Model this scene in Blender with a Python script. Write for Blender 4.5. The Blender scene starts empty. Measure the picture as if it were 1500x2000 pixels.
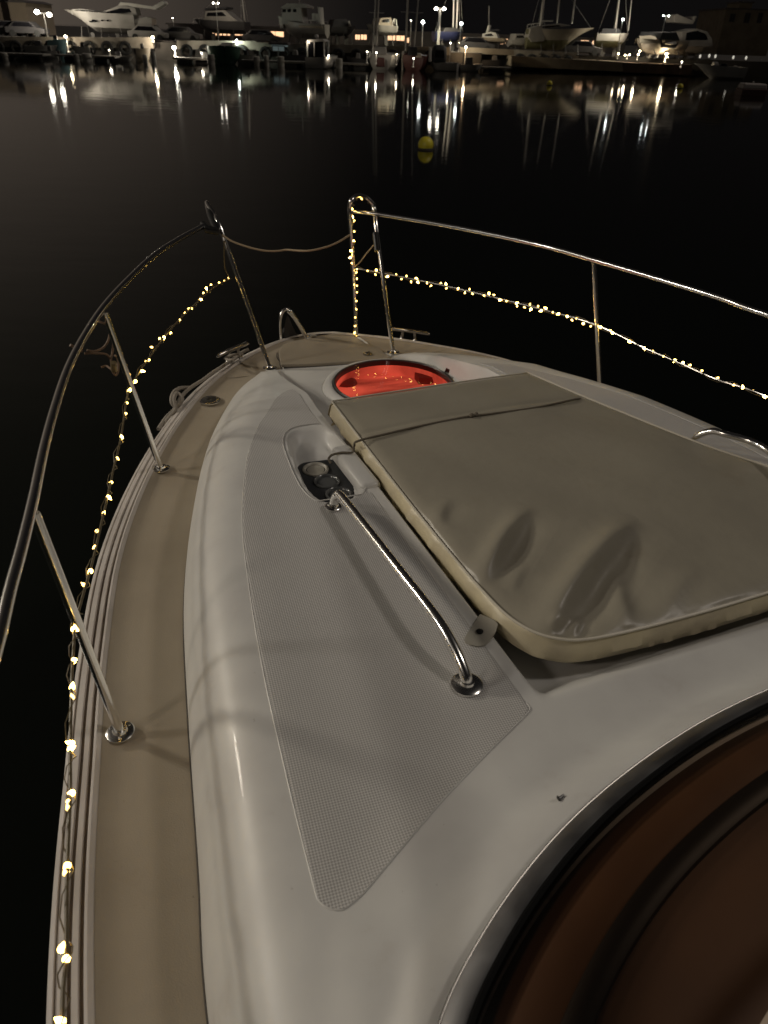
import bpy, math, random
import numpy as np
from mathutils import Vector, Matrix
random.seed(7)
SC = bpy.context.scene
COL = SC.collection
# ------------------------------------------------------------------ camera
FPX = 1444.0; TH = math.radians(32.9); RO = math.radians(2.0); CZ = 3.0
_c, _s = math.cos(TH), math.sin(TH)
FW = Vector((0, _c, -_s)); R0 = Vector((1, 0, 0)); U0 = Vector((0, _s, _c))
RV = R0*math.cos(RO) + U0*math.sin(RO); UV = -R0*math.sin(RO) + U0*math.cos(RO)
CP = Vector((0, 0, CZ))
cam = bpy.data.cameras.new('camera'); camo = bpy.data.objects.new('camera', cam); COL.objects.link(camo)
camo.matrix_world = Matrix(((RV.x, UV.x, -FW.x, CP.x), (RV.y, UV.y, -FW.y, CP.y), (RV.z, UV.z, -FW.z, CP.z), (0, 0, 0, 1)))
cam.sensor_fit = 'VERTICAL'; cam.sensor_height = 36; cam.lens = 36*FPX/2000
cam.clip_start = 0.02; cam.clip_end = 3000
cam.dof.use_dof = True; cam.dof.focus_distance = 2.6; cam.dof.aperture_fstop = 6.0
SC.camera = camo
# ------------------------------------------------------------------ world (night sky with town glow on the left)
w = bpy.data.worlds.new('World'); SC.world = w; w.use_nodes = True
nt = w.node_tree; nt.nodes.clear()
out = nt.nodes.new('ShaderNodeOutputWorld')
sky = nt.nodes.new('ShaderNodeTexSky'); sky.sky_type = 'NISHITA'; sky.sun_disc = False
sky.sun_elevation = math.radians(-4); sky.sun_rotation = math.radians(250)
b1 = nt.nodes.new('ShaderNodeBackground'); b1.inputs[1].default_value = 0.02
nt.links.new(sky.outputs[0], b1.inputs[0])
tc = nt.nodes.new('ShaderNodeTexCoord'); sp = nt.nodes.new('ShaderNodeSeparateXYZ')
nt.links.new(tc.outputs['Generated'], sp.inputs[0])
def mr(x, a, b, c, d):
    n = nt.nodes.new('ShaderNodeMapRange'); n.interpolation_type = 'SMOOTHSTEP'
    nt.links.new(x, n.inputs[0])
    for i, v in enumerate((a, b, c, d)): n.inputs[i+1].default_value = v
    return n.outputs[0]
gx = mr(sp.outputs[0], 0.02, -0.62, 0.0, 1.0)
gz = mr(sp.outputs[2], 0.06, 0.5, 1.0, 0.22)
gy = mr(sp.outputs[1], -0.3, 0.5, 0.0, 1.0)
def mul(a, b):
    n = nt.nodes.new('ShaderNodeMath'); n.operation = 'MULTIPLY'
    nt.links.new(a, n.inputs[0])
    if isinstance(b, float): n.inputs[1].default_value = b
    else: nt.links.new(b, n.inputs[1])
    return n.outputs[0]
g = mul(mul(mul(gx, gz), gy), 1.25)
b2 = nt.nodes.new('ShaderNodeBackground'); b2.inputs[0].default_value = (0.080, 0.064, 0.050, 1)
nt.links.new(g, b2.inputs[1])
b3 = nt.nodes.new('ShaderNodeBackground'); b3.inputs[0].default_value = (0.0040, 0.0036, 0.0036, 1); b3.inputs[1].default_value = 1.0
a1 = nt.nodes.new('ShaderNodeAddShader'); a2 = nt.nodes.new('ShaderNodeAddShader')
nt.links.new(b1.outputs[0], a1.inputs[0]); nt.links.new(b2.outputs[0], a1.inputs[1])
nt.links.new(a1.outputs[0], a2.inputs[0]); nt.links.new(b3.outputs[0], a2.inputs[1])
nt.links.new(a2.outputs[0], out.inputs[0])
SC.view_settings.view_transform = 'Standard'; SC.view_settings.look = 'None'
SC.view_settings.exposure = 0.0; SC.view_settings.gamma = 1
SC.render.engine = 'CYCLES'
SC.cycles.use_denoising = True; SC.cycles.sample_clamp_indirect = 3.0; SC.cycles.max_bounces = 8
# ------------------------------------------------------------------ boat frame
OX, OY = -0.1, 3.15; AN = math.radians(24); BOWK = 0.05
AV = Vector((-math.sin(AN), math.cos(AN), 0)); BV = Vector((math.cos(AN), math.sin(AN), 0))
def zd(s): return 1.59 + .028*s
def ray(px, py): return FW + RV*((px-750)/FPX) - UV*((py-1000)/FPX)
def at(px, py, z):
    d = ray(px, py); return CP + d*((z-CZ)/d.z)
def atY(px, py, Y):
    d = ray(px, py); return CP + d*(Y/d.y)
def bt(px, py, h=0):                 # pixel -> boat frame (t, s, z) at height h over the deck
    z = 1.59
    for _ in range(25):
        p = at(px, py, z+h); r = p - Vector((OX, OY, 0)); s_ = r.dot(AV); t_ = r.dot(BV); z = zd(s_)
    return Vector((t_, s_, z+h))
def W(v): return Vector((OX, OY, 0)) + BV*v[0] + AV*v[1] + Vector((0, 0, v[2]))
# ------------------------------------------------------------------ lamps of the pontoon the boat lies at
def point(name, loc, e, col, r):
    l = bpy.data.lights.new(name, 'POINT'); l.energy = e; l.color = col; l.shadow_soft_size = r
    o = bpy.data.objects.new(name, l); COL.objects.link(o); o.location = loc; return o
point('pontoon_light', W((-7.0, 4.6, 5.6)), 860, (1.0, .90, .74), .42)
point('pontoon_light', W((-8.4, 1.2, 6.0)), 430, (1.0, .93, .84), .40)
point('pontoon_light', W((-7.6, -3.4, 6.4)), 240, (1.0, .86, .72), .40)
sl = bpy.data.lights.new('sun', 'SUN'); sl.energy = .42; sl.angle = math.radians(7); sl.color = (1.0, .90, .80)  # no sun at night: added fill replacing a starboard lamp, also brightens far boats
so = bpy.data.objects.new('sun', sl); COL.objects.link(so)
so.rotation_euler = (-(BV*.78-AV*.30+Vector((0, 0, 1.05)))).to_track_quat('-Z', 'Y').to_euler()
# ------------------------------------------------------------------ materials
M = {}
def mat(name, col, rough=.5, metal=0, bump=None, emit=None, coat=0, var=None, spec=.5, trans=0, bdist=.002, rvar=0, vs=3.0, det=4):
    m = bpy.data.materials.new(name); m.use_nodes = True; n = m.node_tree; b = n.nodes['Principled BSDF']
    b.inputs['Base Color'].default_value = (*col, 1); b.inputs['Roughness'].default_value = rough
    b.inputs['Metallic'].default_value = metal; b.inputs['Coat Weight'].default_value = coat
    b.inputs['Specular IOR Level'].default_value = spec; b.inputs['Transmission Weight'].default_value = trans
    if emit:
        b.inputs['Emission Color'].default_value = (*emit[0], 1); b.inputs['Emission Strength'].default_value = emit[1]
    t = n.nodes.new('ShaderNodeTexCoord')
    if var or rvar:
        no = n.nodes.new('ShaderNodeTexNoise'); no.inputs['Scale'].default_value = vs; no.inputs['Detail'].default_value = det
        n.links.new(t.outputs['Object'], no.inputs['Vector'])
        if var:
            r = n.nodes.new('ShaderNodeMix'); r.data_type = 'RGBA'
            r.inputs[6].default_value = (*col, 1); r.inputs[7].default_value = (*var, 1)
            mp = n.nodes.new('ShaderNodeMapRange'); mp.inputs[1].default_value = .35; mp.inputs[2].default_value = .7
            n.links.new(no.outputs['Fac'], mp.inputs[0]); n.links.new(mp.outputs[0], r.inputs[0]); n.links.new(r.outputs[2], b.inputs['Base Color'])
        if rvar:
            mp = n.nodes.new('ShaderNodeMapRange'); mp.inputs[1].default_value = .3; mp.inputs[2].default_value = .7
            mp.inputs[3].default_value = rough; mp.inputs[4].default_value = rough+rvar
            n.links.new(no.outputs['Fac'], mp.inputs[0]); n.links.new(mp.outputs[0], b.inputs['Roughness'])
    if name in ('gelcoat', 'deck_tan', 'pad_top', 'rub_white', 'pad_side'):
        src = b.inputs['Base Color'].links[0].from_socket
        for sc, lo, hi, amt in ((70, .68, .76, .72), (9, .60, .85, .90)):
            q = n.nodes.new('ShaderNodeTexNoise'); q.inputs['Scale'].default_value = sc; q.inputs['Detail'].default_value = 6; q.inputs['Roughness'].default_value = .65
            n.links.new(t.outputs['Object'], q.inputs['Vector'])
            mp = n.nodes.new('ShaderNodeMapRange'); mp.inputs[1].default_value = lo; mp.inputs[2].default_value = hi
            n.links.new(q.outputs['Fac'], mp.inputs[0])
            r = n.nodes.new('ShaderNodeMix'); r.data_type = 'RGBA'; r.blend_type = 'MULTIPLY'; r.inputs[7].default_value = (amt, amt*.97, amt*.93, 1)
            n.links.new(mp.outputs[0], r.inputs[0]); n.links.new(src, r.inputs[6]); src = r.outputs[2]
        n.links.new(src, b.inputs['Base Color'])
    if bump:
        no = n.nodes.new('ShaderNodeTexNoise'); no.inputs['Scale'].default_value = bump[0]; no.inputs['Detail'].default_value = 5
        n.links.new(t.outputs['Object'], no.inputs['Vector'])
        bp = n.nodes.new('ShaderNodeBump'); bp.inputs['Strength'].default_value = bump[1]; bp.inputs['Distance'].default_value = bdist
        n.links.new(no.outputs['Fac'], bp.inputs['Height']); n.links.new(bp.outputs[0], b.inputs['Normal'])
    M[name] = m; return m
mat('gelcoat', (.68, .675, .645), .36, coat=.06, var=(.57, .56, .54), rvar=.15, vs=4.5, bump=(7, .35), bdist=.004)
mat('deck_tan', (.37, .32, .245), .5, var=(.31, .265, .20), vs=3, bump=(350, .8), bdist=.001)
mat('rub_white', (.62, .58, .54), .3, coat=.2, var=(.5, .46, .42), vs=6)
mat('rub_dark', (.22, .18, .15), .5)
mat('hull_white', (.6, .58, .55), .25, coat=.4)
mat('chrome', (.92, .91, .88), .21, 1, coat=1.0)
mat('chrome_dull', (.45, .43, .40), .25, 1)
mat('black_plastic', (.012, .012, .012), .35)
mat('grey_tray', (.035, .038, .042), .45, var=(.05, .052, .055), vs=20)
mat('pad_top', (.35, .322, .255), .38, var=(.30, .275, .22), vs=3, bump=(22, .6), bdist=.003, spec=.5)
mat('pad_side', (.62, .55, .37), .38, var=(.48, .42, .30), vs=9, bump=(14, .6), bdist=.006)
mat('piping', (.62, .58, .48), .4)
mat('vinyl_grey', (.36, .34, .29), .4)
mat('rope_grey', (.30, .27, .23), .85, bump=(160, 1), bdist=.004)
mat('cord', (.16, .135, .10), .8, bump=(300, 1), bdist=.003)
mat('rope_tan', (.42, .32, .20), .8)
mat('cable_brown', (.16, .10, .06), .6)
mat('wire_clear', (.13, .10, .05), .45)
mat('well_dark', (.085, .088, .088), .22)
mat('bulb_warm', (1, .8, .4), .4, emit=((1.0, .62, .15), 7.5))
mat('bulb_bright', (1, .8, .4), .4, emit=((1.0, .62, .14), 20.0))
mat('red_glow', (.3, .03, .02), .6, emit=((1.0, .13, .075), .50))
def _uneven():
    n = M['red_glow'].node_tree; b = n.nodes['Principled BSDF']; t = n.nodes.new('ShaderNodeTexCoord'); q = n.nodes.new('ShaderNodeTexNoise')
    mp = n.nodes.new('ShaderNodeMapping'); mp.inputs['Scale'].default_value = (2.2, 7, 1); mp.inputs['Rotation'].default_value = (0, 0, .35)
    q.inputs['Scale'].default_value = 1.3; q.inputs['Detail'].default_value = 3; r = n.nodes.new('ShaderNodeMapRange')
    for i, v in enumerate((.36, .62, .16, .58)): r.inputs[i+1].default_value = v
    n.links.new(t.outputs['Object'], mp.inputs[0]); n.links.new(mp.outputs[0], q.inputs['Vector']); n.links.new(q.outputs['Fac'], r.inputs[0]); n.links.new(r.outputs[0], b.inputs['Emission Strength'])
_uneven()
mat('red_dark', (.10, .02, .015), .5, emit=((.95, .05, .03), .035))  # faint self glow stands in for red light on the dark shapes
mat('hatch_rim', (.04, .04, .038), .35)
mat('frame_metal', (.42, .42, .43), .3, 1, rvar=.2, vs=9)
mat('gasket', (.004, .004, .004), .9, spec=.1)
mat('dash_black', (.006, .005, .005), .5)
mat('dash_brown', (.10, .053, .028), .6, var=(.07, .036, .02), vs=4)
mat('dash_grey', (.05, .048, .05), .4)
mat('buoy_yellow', (.85, .74, .06), .45, var=(.75, .62, .05), vs=6)
mat('float_white', (.42, .38, .35), .5); mat('float_brown', (.12, .07, .06), .6)
mat('dark_stain_gap', (.07, .06, .05), .8)
# nonslip: moulded dots in a square lattice
def nonslip():
    m = mat('nonslip', (.50, .485, .46), .5); n = m.node_tree; b = n.nodes['Principled BSDF']
    t = n.nodes.new('ShaderNodeTexCoord'); mp = n.nodes.new('ShaderNodeMapping')
    mp.inputs['Rotation'].default_value = (0, 0, math.radians(6))
    k = 2*math.pi/.0056; mp.inputs['Scale'].default_value = (k, k, k)
    n.links.new(t.outputs['Object'], mp.inputs[0]); s = n.nodes.new('ShaderNodeSeparateXYZ'); n.links.new(mp.outputs[0], s.inputs[0])
    def m_(op, a, b_=None, v=None):
        q = n.nodes.new('ShaderNodeMath'); q.operation = op; n.links.new(a, q.inputs[0])
        if b_ is not None: n.links.new(b_, q.inputs[1])
        if v is not None: q.inputs[1].default_value = v
        return q.outputs[0]
    h = m_('ADD', m_('SINE', s.outputs[0]), m_('SINE', s.outputs[1]))
    mr_ = n.nodes.new('ShaderNodeMapRange'); mr_.inputs[1].default_value = -1.0; mr_.inputs[2].default_value = .9
    n.links.new(h, mr_.inputs[0])
    no = n.nodes.new('ShaderNodeTexNoise'); no.inputs['Scale'].default_value = 3.5; no.inputs['Detail'].default_value = 4
    n.links.new(t.outputs['Object'], no.inputs['Vector'])
    c1 = n.nodes.new('ShaderNodeMix'); c1.data_type = 'RGBA'; c1.inputs[6].default_value = (.72, .71, .69, 1); c1.inputs[7].default_value = (.60, .585, .565, 1)
    n.links.new(no.outputs['Fac'], c1.inputs[0])
    c2 = n.nodes.new('ShaderNodeMix'); c2.data_type = 'RGBA'; c2.inputs[6].default_value = (.36, .35, .335, 1)
    n.links.new(mr_.outputs[0], c2.inputs[0]); n.links.new(c1.outputs[2], c2.inputs[7]); n.links.new(c2.outputs[2], b.inputs['Base Color'])
    bp = n.nodes.new('ShaderNodeBump'); bp.inputs['Strength'].default_value = .7; bp.inputs['Distance'].default_value = .0007
    n.links.new(mr_.outputs[0], bp.inputs['Height']); n.links.new(bp.outputs[0], b.inputs['Normal'])
nonslip()
def glassmat(name, tint, fac, rough=.03):
    m = bpy.data.materials.new(name); m.use_nodes = True; n = m.node_tree; n.nodes.clear()
    o = n.nodes.new('ShaderNodeOutputMaterial'); mx = n.nodes.new('ShaderNodeMixShader'); tr = n.nodes.new('ShaderNodeBsdfTransparent')
    gl = n.nodes.new('ShaderNodeBsdfGlossy'); fr = n.nodes.new('ShaderNodeFresnel'); fr.inputs[0].default_value = fac
    tr.inputs[0].default_value = (*tint, 1); gl.inputs[0].default_value = (.9, .9, .9, 1); gl.inputs[1].default_value = rough
    n.links.new(fr.outputs[0], mx.inputs[0]); n.links.new(tr.outputs[0], mx.inputs[1]); n.links.new(gl.outputs[0], mx.inputs[2]); n.links.new(mx.outputs[0], o.inputs[0])
    M[name] = m
glassmat('hatch_glass', (.9, .85, .8), 1.18); glassmat('ws_glass', (.85, .74, .64), 1.12, .4)
# ------------------------------------------------------------------ mesh helpers
class MB:
    def __init__(s): s.v = []; s.f = []; s.mi = []; s.cm = 0
    def add(s, vs, fs):
        o = len(s.v); s.v += [tuple(p) for p in vs]
        for f in fs: s.f.append(tuple(i+o for i in f)); s.mi.append(s.cm)
    def box(s, cx, cy, cz, dx, dy, dz, rz=0, taper=1.0):
        c_, s_ = math.cos(rz), math.sin(rz); vs = []
        for k in (-1, 1):
            q = taper if k > 0 else 1
            for (a, b) in ((-1, -1), (1, -1), (1, 1), (-1, 1)):
                x, y = a*dx/2*q, b*dy/2*q; vs.append((cx+x*c_-y*s_, cy+x*s_+y*c_, cz+k*dz/2))
        s.add(vs, [(3, 2, 1, 0), (4, 5, 6, 7), (0, 1, 5, 4), (1, 2, 6, 5), (2, 3, 7, 6), (3, 0, 4, 7)])
    def tube(s, pts, r, n=10, cap=True):
        pts = [Vector(p) for p in pts]; m = len(pts); rings = []
        rr = r if isinstance(r, (list, tuple)) else [r]*m
        t0 = (pts[1]-pts[0]).normalized(); ref = Vector((0, 0, 1)) if abs(t0.z) < .9 else Vector((1, 0, 0))
        nrm = (ref - t0*ref.dot(t0)).normalized()
        for i, p in enumerate(pts):
            t = (pts[min(i+1, m-1)]-pts[max(i-1, 0)]).normalized()
            nrm = (nrm - t*nrm.dot(t)).normalized(); bn = t.cross(nrm)
            rings.append([p + (nrm*math.cos(2*math.pi*k/n) + bn*math.sin(2*math.pi*k/n))*rr[i] for k in range(n)])
        vs = [q for R in rings for q in R]; fs = []
        for i in range(m-1):
            for k in range(n): fs.append((i*n+k, i*n+(k+1) % n, (i+1)*n+(k+1) % n, (i+1)*n+k))
        if cap: fs += [tuple(range(n-1, -1, -1)), tuple((m-1)*n+k for k in range(n))]
        s.add(vs, fs)
    def sphere(s, c, r, nu=10, nv=6, sx=1, sy=1, sz=1, zmin=-1):
        vs = []; fs = []
        for j in range(nv+1):
            a = math.acos(max(-1, zmin)) * j/nv
            for i in range(nu):
                b = 2*math.pi*i/nu; vs.append((c[0]+r*sx*math.sin(a)*math.cos(b), c[1]+r*sy*math.sin(a)*math.sin(b), c[2]+r*sz*math.cos(a)))
        for j in range(nv):
            for i in range(nu): fs.append((j*nu+i, (j+1)*nu+i, (j+1)*nu+(i+1) % nu, j*nu+(i+1) % nu))
        if zmin > -1: fs.append(tuple(nv*nu+i for i in range(nu-1, -1, -1)))
        s.add(vs, fs)
    def lathe(s, c, prof, n=24, cap=True):
        vs = []; fs = []; m = len(prof)
        for (r, z) in prof:
            for i in range(n): a = 2*math.pi*i/n; vs.append((c[0]+r*math.cos(a), c[1]+r*math.sin(a), c[2]+z))
        for j in range(m-1):
            for i in range(n): fs.append((j*n+i, j*n+(i+1) % n, (j+1)*n+(i+1) % n, (j+1)*n+i))
        if cap: fs.append(tuple((m-1)*n+i for i in range(n))); fs.append(tuple(range(n-1, -1, -1)))
        s.add(vs, fs)
    def grid(s, rows, close=False):
        n = len(rows[0]); vs = [p for r in rows for p in r]; fs = []
        for i in range(len(rows)-1):
            for k in range(n if close else n-1): fs.append((i*n+k, i*n+(k+1) % n, (i+1)*n+(k+1) % n, (i+1)*n+k))
        s.add(vs, fs)
    def prism(s, poly, z0, z1):
        n = len(poly); f0 = z0 if callable(z0) else (lambda p: z0); f1 = z1 if callable(z1) else (lambda p: z1)
        vs = [(p[0], p[1], f0(p)) for p in poly] + [(p[0], p[1], f1(p)) for p in poly]
        s.add(vs, [tuple(range(n-1, -1, -1)), tuple(range(n, 2*n))] + [(i, (i+1) % n, n+(i+1) % n, n+i) for i in range(n)])
    def build(s, name, m, parent=None, smooth=True, mats=None, bevel=0, loc=None, rz=0):
        me = bpy.data.meshes.new(name); me.from_pydata(s.v, [], s.f); me.update()
        for x in (mats or [m]): me.materials.append(M[x] if isinstance(x, str) else x)
        me.polygons.foreach_set('material_index', s.mi)
        if smooth:
            me.polygons.foreach_set('use_smooth', [True]*len(me.polygons))
            try: me.set_sharp_from_angle(angle=math.radians(42))
            except Exception: pass
        o = bpy.data.objects.new(name, me); COL.objects.link(o)
        if parent: o.parent = parent
        if bevel:
            b = o.modifiers.new('bevel', 'BEVEL'); b.width = bevel; b.segments = 2; b.limit_method = 'ANGLE'
        if loc is not None: o.location = loc; o.rotation_euler.z = rz
        return o
def tag(o, label=None, cat=None, group=None, kind=None):
    if label: o['label'] = label
    if cat: o['category'] = cat
    if group: o['group'] = group
    if kind: o['kind'] = kind
    return o
def thing(name, loc, label, cat, group=None, rz=0):
    o = bpy.data.objects.new(name, None); COL.objects.link(o); o.location = loc; o.rotation_euler.z = rz
    o.empty_display_size = .1
    return tag(o, label, cat, group)
def resample(poly, step):
    P = poly+[poly[0]]; o = []; acc = 0
    for a, b in zip(P, P[1:]):
        L = (b-a).length
        while acc < L: o.append(a.lerp(b, acc/L)); acc += step
        acc -= L
    return o
def interp(tab, x):
    xs = [p[0] for p in tab]; ys = [p[1] for p in tab]; return float(np.interp(x, xs, ys))
def smooth_tab(tab, n=9, k=.12):
    return tab
def catmull(pts, n=12):
    pts = [Vector(p) for p in pts]; P = [pts[0]*2-pts[1]] + pts + [pts[-1]*2-pts[-2]]; o = []
    for i in range(1, len(P)-2):
        a, b, c, d = P[i-1:i+3]
        for j in range(n):
            t = j/n; o.append(.5*((2*b)+(c-a)*t+(2*a-5*b+4*c-d)*t*t+(3*b-a-3*c+d)*t**3))
    o.append(P[-2]); return o
def sstep(a, b, x):
    t = max(0, min(1, (x-a)/(b-a))); return t*t*(3-2*t)
class Curve:                       # smooth function through table points (monotone x)
    def __init__(s, tab):
        pts = catmull([(a, b, 0) for a, b in tab], 16); s.x = [p.x for p in pts]; s.y = [p.y for p in pts]
    def __call__(s, x): return float(np.interp(x, s.x, s.y))
# ------------------------------------------------------------------ deck surface functions (boat frame)
SB = .79                                         # s of the stem
EP = Curve([(-4.8, 1.42), (-3.2, 1.41), (-2.18, 1.38), (-1.57, 1.31), (-1.22, 1.255), (-.88, 1.185), (-.56, 1.085), (-.24, .955), (.05, .81), (.33, .635), (.55, .44), (.70, .25), (.77, .12)])
ES = Curve([(-4.8, 1.52), (-3.2, 1.50), (-2.0, 1.43), (-1.5, 1.37), (-1.09, 1.29), (-.77, 1.18), (-.34, 1.04), (.01, .91), (.25, .76), (.48, .53), (.62, .36), (.72, .20), (.77, .12)])
AC = Curve([(-4.8, 1.23), (-2.8, 1.23), (-2.26, 1.2), (-1.97, 1.16), (-1.56, 1.105), (-1.18, 1.045), (-.81, .955), (-.33, .805), (.12, .60), (.35, .44), (.46, .35)])
NC = Curve([(-4.8, 1.05), (-2.8, 1.03), (-2.24, .995), (-1.91, .965), (-1.69, .94), (-1.42, .90), (-1.13, .845), (-.79, .745), (-.56, .65), (-.35, .54), (.0, .43), (.46, .31)])
IC = Curve([(-4.8, .40), (-1.9, .40), (-.9, .398), (-.5, .388), (-.3, .375), (.1, .36), (.46, .30)])
WST = [(-1.15, -3.3), (-1.1, -2.9), (-1.0, -2.65), (-0.906, -2.525), (-0.841, -2.477), (-0.768, -2.431), (-0.673, -2.383), (-0.562, -2.338), (-0.435, -2.3), (-0.29, -2.268), (-0.14, -2.246), (0.05, -2.235), (0.24, -2.246), (0.39, -2.268), (0.535, -2.3), (0.662, -2.338), (0.773, -2.383), (0.868, -2.431), (0.941, -2.477), (1.006, -2.525), (1.1, -2.65), (1.2, -2.9), (1.25, -3.3)]
WS = Curve(WST)
def Hw(s): return float(np.interp(s, [-4.8, -2.2, -1.2, -.8, -.3, .1, .3, .42], [.26, .25, .245, .24, .20, .105, .045, .0]))
def Hf(s): return float(np.interp(s, [-2.03, -1.9, -1.4, -.6, -.1, .2, .42], [.19, .17, .16, .10, .045, .02, .0]))
def hsurf(t, s):
    """height over the sheer plane of the coachroof"""
    c0 = BOWK if s < .3 else BOWK*(1-(s-.3)/.2); u = abs(t-c0*sstep(.1, -.1, t-.0)) if t > 0 else abs(t)
    if t > 0: u = abs(t-.06)
    A, N, I = AC(s), NC(s), IC(s)
    N = min(N, A-.02); I = min(I, N-.02)
    hw = Hw(s)
    if u >= A: return 0.0
    if u > N:
        x = (A-u)/(A-N); h = hw*(1-(1-x)**2.6)**.62 if x < 1 else hw
    else: h = hw
    hf = Hf(s)
    rec = sstep(I+.004, I-.035, u)*(1-sstep(-1.93, -2.03, s))
    h = h*(1-rec) + hf*rec if hf < h else h
    # cowl flares up toward the windscreen
    ws = WS(max(-1.09, min(1.19, t)))
    h += (.030*sstep(.34, 0.02, s-ws)+.040*sstep(.13, .0, s-ws)**1.3)*sstep(A, A-.16, u)
    h -= .038*sstep(-1.95, -2.13, s)*sstep(-.62, -.15, t)*sstep(0.0, .10, s-ws)
    # cup-holder recess on the port wing
    if -.66 < t < -.36 and -1.2 < s < -.55:
        tc_ = -.512 + (s+.9)*.10
        dx = (t-tc_)/.090; dy = (s+.875)/.250
        q = (abs(dx)**3+abs(dy)**3)**(1/3)
        h -= .052*sstep(1.08, .80, q)*(1-.5*sstep(-.72, -.62, s))
    h += .010*math.cos(min(1, u/1.2)*math.pi/2)*(1-rec)*sstep(.3, -.4, s)
    return h
def DS(t, s, e=0): return (t, s, zd(s)+hsurf(t, s)+e)
# ------------------------------------------------------------------ THE BOAT
boat = thing('motor_cruiser', (OX, OY, 0), 'white motor cruiser whose foredeck fills the picture, with tan side decks and chrome rails', 'motorboat', rz=AN)
Slist = list(np.arange(-4.8, -2.6, .06)) + list(np.arange(-2.6, .42, .0125)) + [.42+.36*(1-(1-i/26)**2) for i in range(27)]
Slist = [float(s) for s in Slist if s <= .775]
# side decks, one each side, and the foredeck
def bead(s, sg, u):      # waterway step at the deck edge
    return 0
for sg, E in ((-1, EP), (1, ES)):
    mb = MB(); rows = []
    for s in [q for q in Slist if q <= .42]:
        c0 = 0 if sg < 0 else .06
        a = AC(s)+.0-.012 if s < .38 else AC(s); e = E(s)
        r = []
        for k in range(9):
            x = k/8; u = a + c0*(1) + (e-a-c0)*x
            z = zd(s) + .012*sstep(.86, 1, x) - .006*math.sin(x*math.pi)
            r.append((sg*u, s, z))
        rows.append(r)
    mb.grid(rows); o = mb.build('side_deck', 'deck_tan', boat)
mb = MB(); rows = []
for s in [q for q in Slist if q >= .395]:
    a, e = EP(s), ES(s); r = []
    for k in range(41):
        t = -a + (a+e)*k/40; x = min((t+a), (e-t))/.04
        r.append((t, s, zd(s) - .0035 + .012*(1-sstep(0, 1, x))))
    rows.append(r)
rows.append([(t*.3, SB, zd(SB)) for (t, _, _) in rows[-1]])
mb.grid(rows); mb.build('foredeck', 'deck_tan', boat)
# coachroof
mb = MB(); rows = []
SL2 = [q for q in Slist if -3.55 < q <= .43]
for s in SL2:
    A, N, I = AC(s), NC(s), IC(s); N = min(N, A-.02); I = min(I, N-.02); r = []
    us = [A-(A-N)*(k/16)**1.5 for k in range(16)] + [N-(N-I-.01)*k/44 for k in range(44)] + [I+.01-.05*k/8 for k in range(8)] + [(I-.04)*(1-k/8) for k in range(8)]
    for u in us: r.append(DS(-u, s))
    r.append(DS(.001, s))
    for u in reversed(us): r.append(DS(u+.06, s))
    rows.append(r)
mb.grid(rows)
keep = [i for i, f in enumerate(mb.f) if math.hypot(sum(mb.v[j][0] for j in f)/4-.125, sum(mb.v[j][1] for j in f)/4+.02) > .285]
mb.f = [mb.f[i] for i in keep]; mb.mi = [0]*len(mb.f)
roof = mb.build('coachroof', 'gelcoat', boat)
# nonslip panels (port, starboard): the same surface 2 mm proud, cut round the cup recess
def panel(sg):
    mb = MB(); rows = []; nc = 60 if sg > 0 else 110
    ss = list(np.arange(-2.289, -2.24, .004))+list(np.arange(-2.236, -.20, .011 if sg > 0 else .006))
    for s in ss:
        s = float(s)
        un = NC(s)-.004
        # pointed aft end cut by a slanting line
        ui = np.interp(s, [-2.289, -2.285, -2.278, -2.265, -2.245, -2.17, -2.04, -2.0], [.955, .938, .918, .893, .856, .715, .44, .40])
        ui = max(ui, IC(s)+.035) if s > -2.04 else ui
        un2 = un
        if s < -2.24:
            q = math.sqrt(max(0, .045**2-(s+2.245)**2)); un2 = min(un, .948+q)
        if s > -.42: un2 = ui+(un2-ui)*math.sqrt(max(0, 1-((s+.42)/.22)**2))
        if un2-ui < .004: un2 = ui+.004
        r = []
        for k in range(nc+1):
            u = un2+(ui-un2)*k/nc
            t = -u if sg < 0 else u+.06
            e = .0022*min(1, k/1.0, (nc-k)/1.0)
            p = DS(t, s, e); r.append(p)
        rows.append(r)
    n = nc+1; base = [p for r in rows for p in r]; fs = []
    for i in range(len(rows)-1):
        for k in range(n-1):
            p = base[i*n+k]
            if sg < 0:
                tc_ = -.512+(p[1]+.9)*.10; q = (abs((p[0]-tc_)/.112)**3+abs((p[1]+.875)/.272)**3)**(1/3)
                if q < 1: continue
                if p[0] > -.45 and -1.13 < p[1] < -.8: continue
            f = (i*n+k, i*n+k+1, (i+1)*n+k+1, (i+1)*n+k); fs.append(f)
    mb.add(base, fs); o = mb.build('nonslip_panel', 'nonslip', boat)
    ed = [Vector(r[-1]) for r in rows if r[0][1] < -2.02][::-1]+[Vector(r[0]) for r in rows]
    mb = MB(); mb.tube(ed, .0021, 6); mb.build('panel_edge', 'gelcoat', boat)
panel(-1); panel(1)
mb = MB(); rim = []
for k in range(91):
    a = math.radians(-62+ (360-62)*k/90*1.0); ca, sa = math.cos(a), math.sin(a); y = -.875+.272*math.copysign(abs(sa)**(2/3), sa); x = -.512+(y+.9)*.10+.112*math.copysign(abs(ca)**(2/3), ca)
    if x > -.425: continue
    rim.append(DS(x, y, .002))
rim.sort(key=lambda p: math.atan2(p[1]+.875, -(p[0]+.5)))
mb.tube(rim, .0022, 6); mb.build('recess_rim', 'gelcoat', boat)
for sg in (-1, 1):
    mb = MB(); mb.tube([((-1)*(AC(s)+.001) if sg < 0 else AC(s)+.061, s, zd(s)+.003) for s in [-3.5+3.85*k/160 for k in range(161)]], .0028, 6); mb.build('caulking_line', 'dark_stain_gap', boat)
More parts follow.
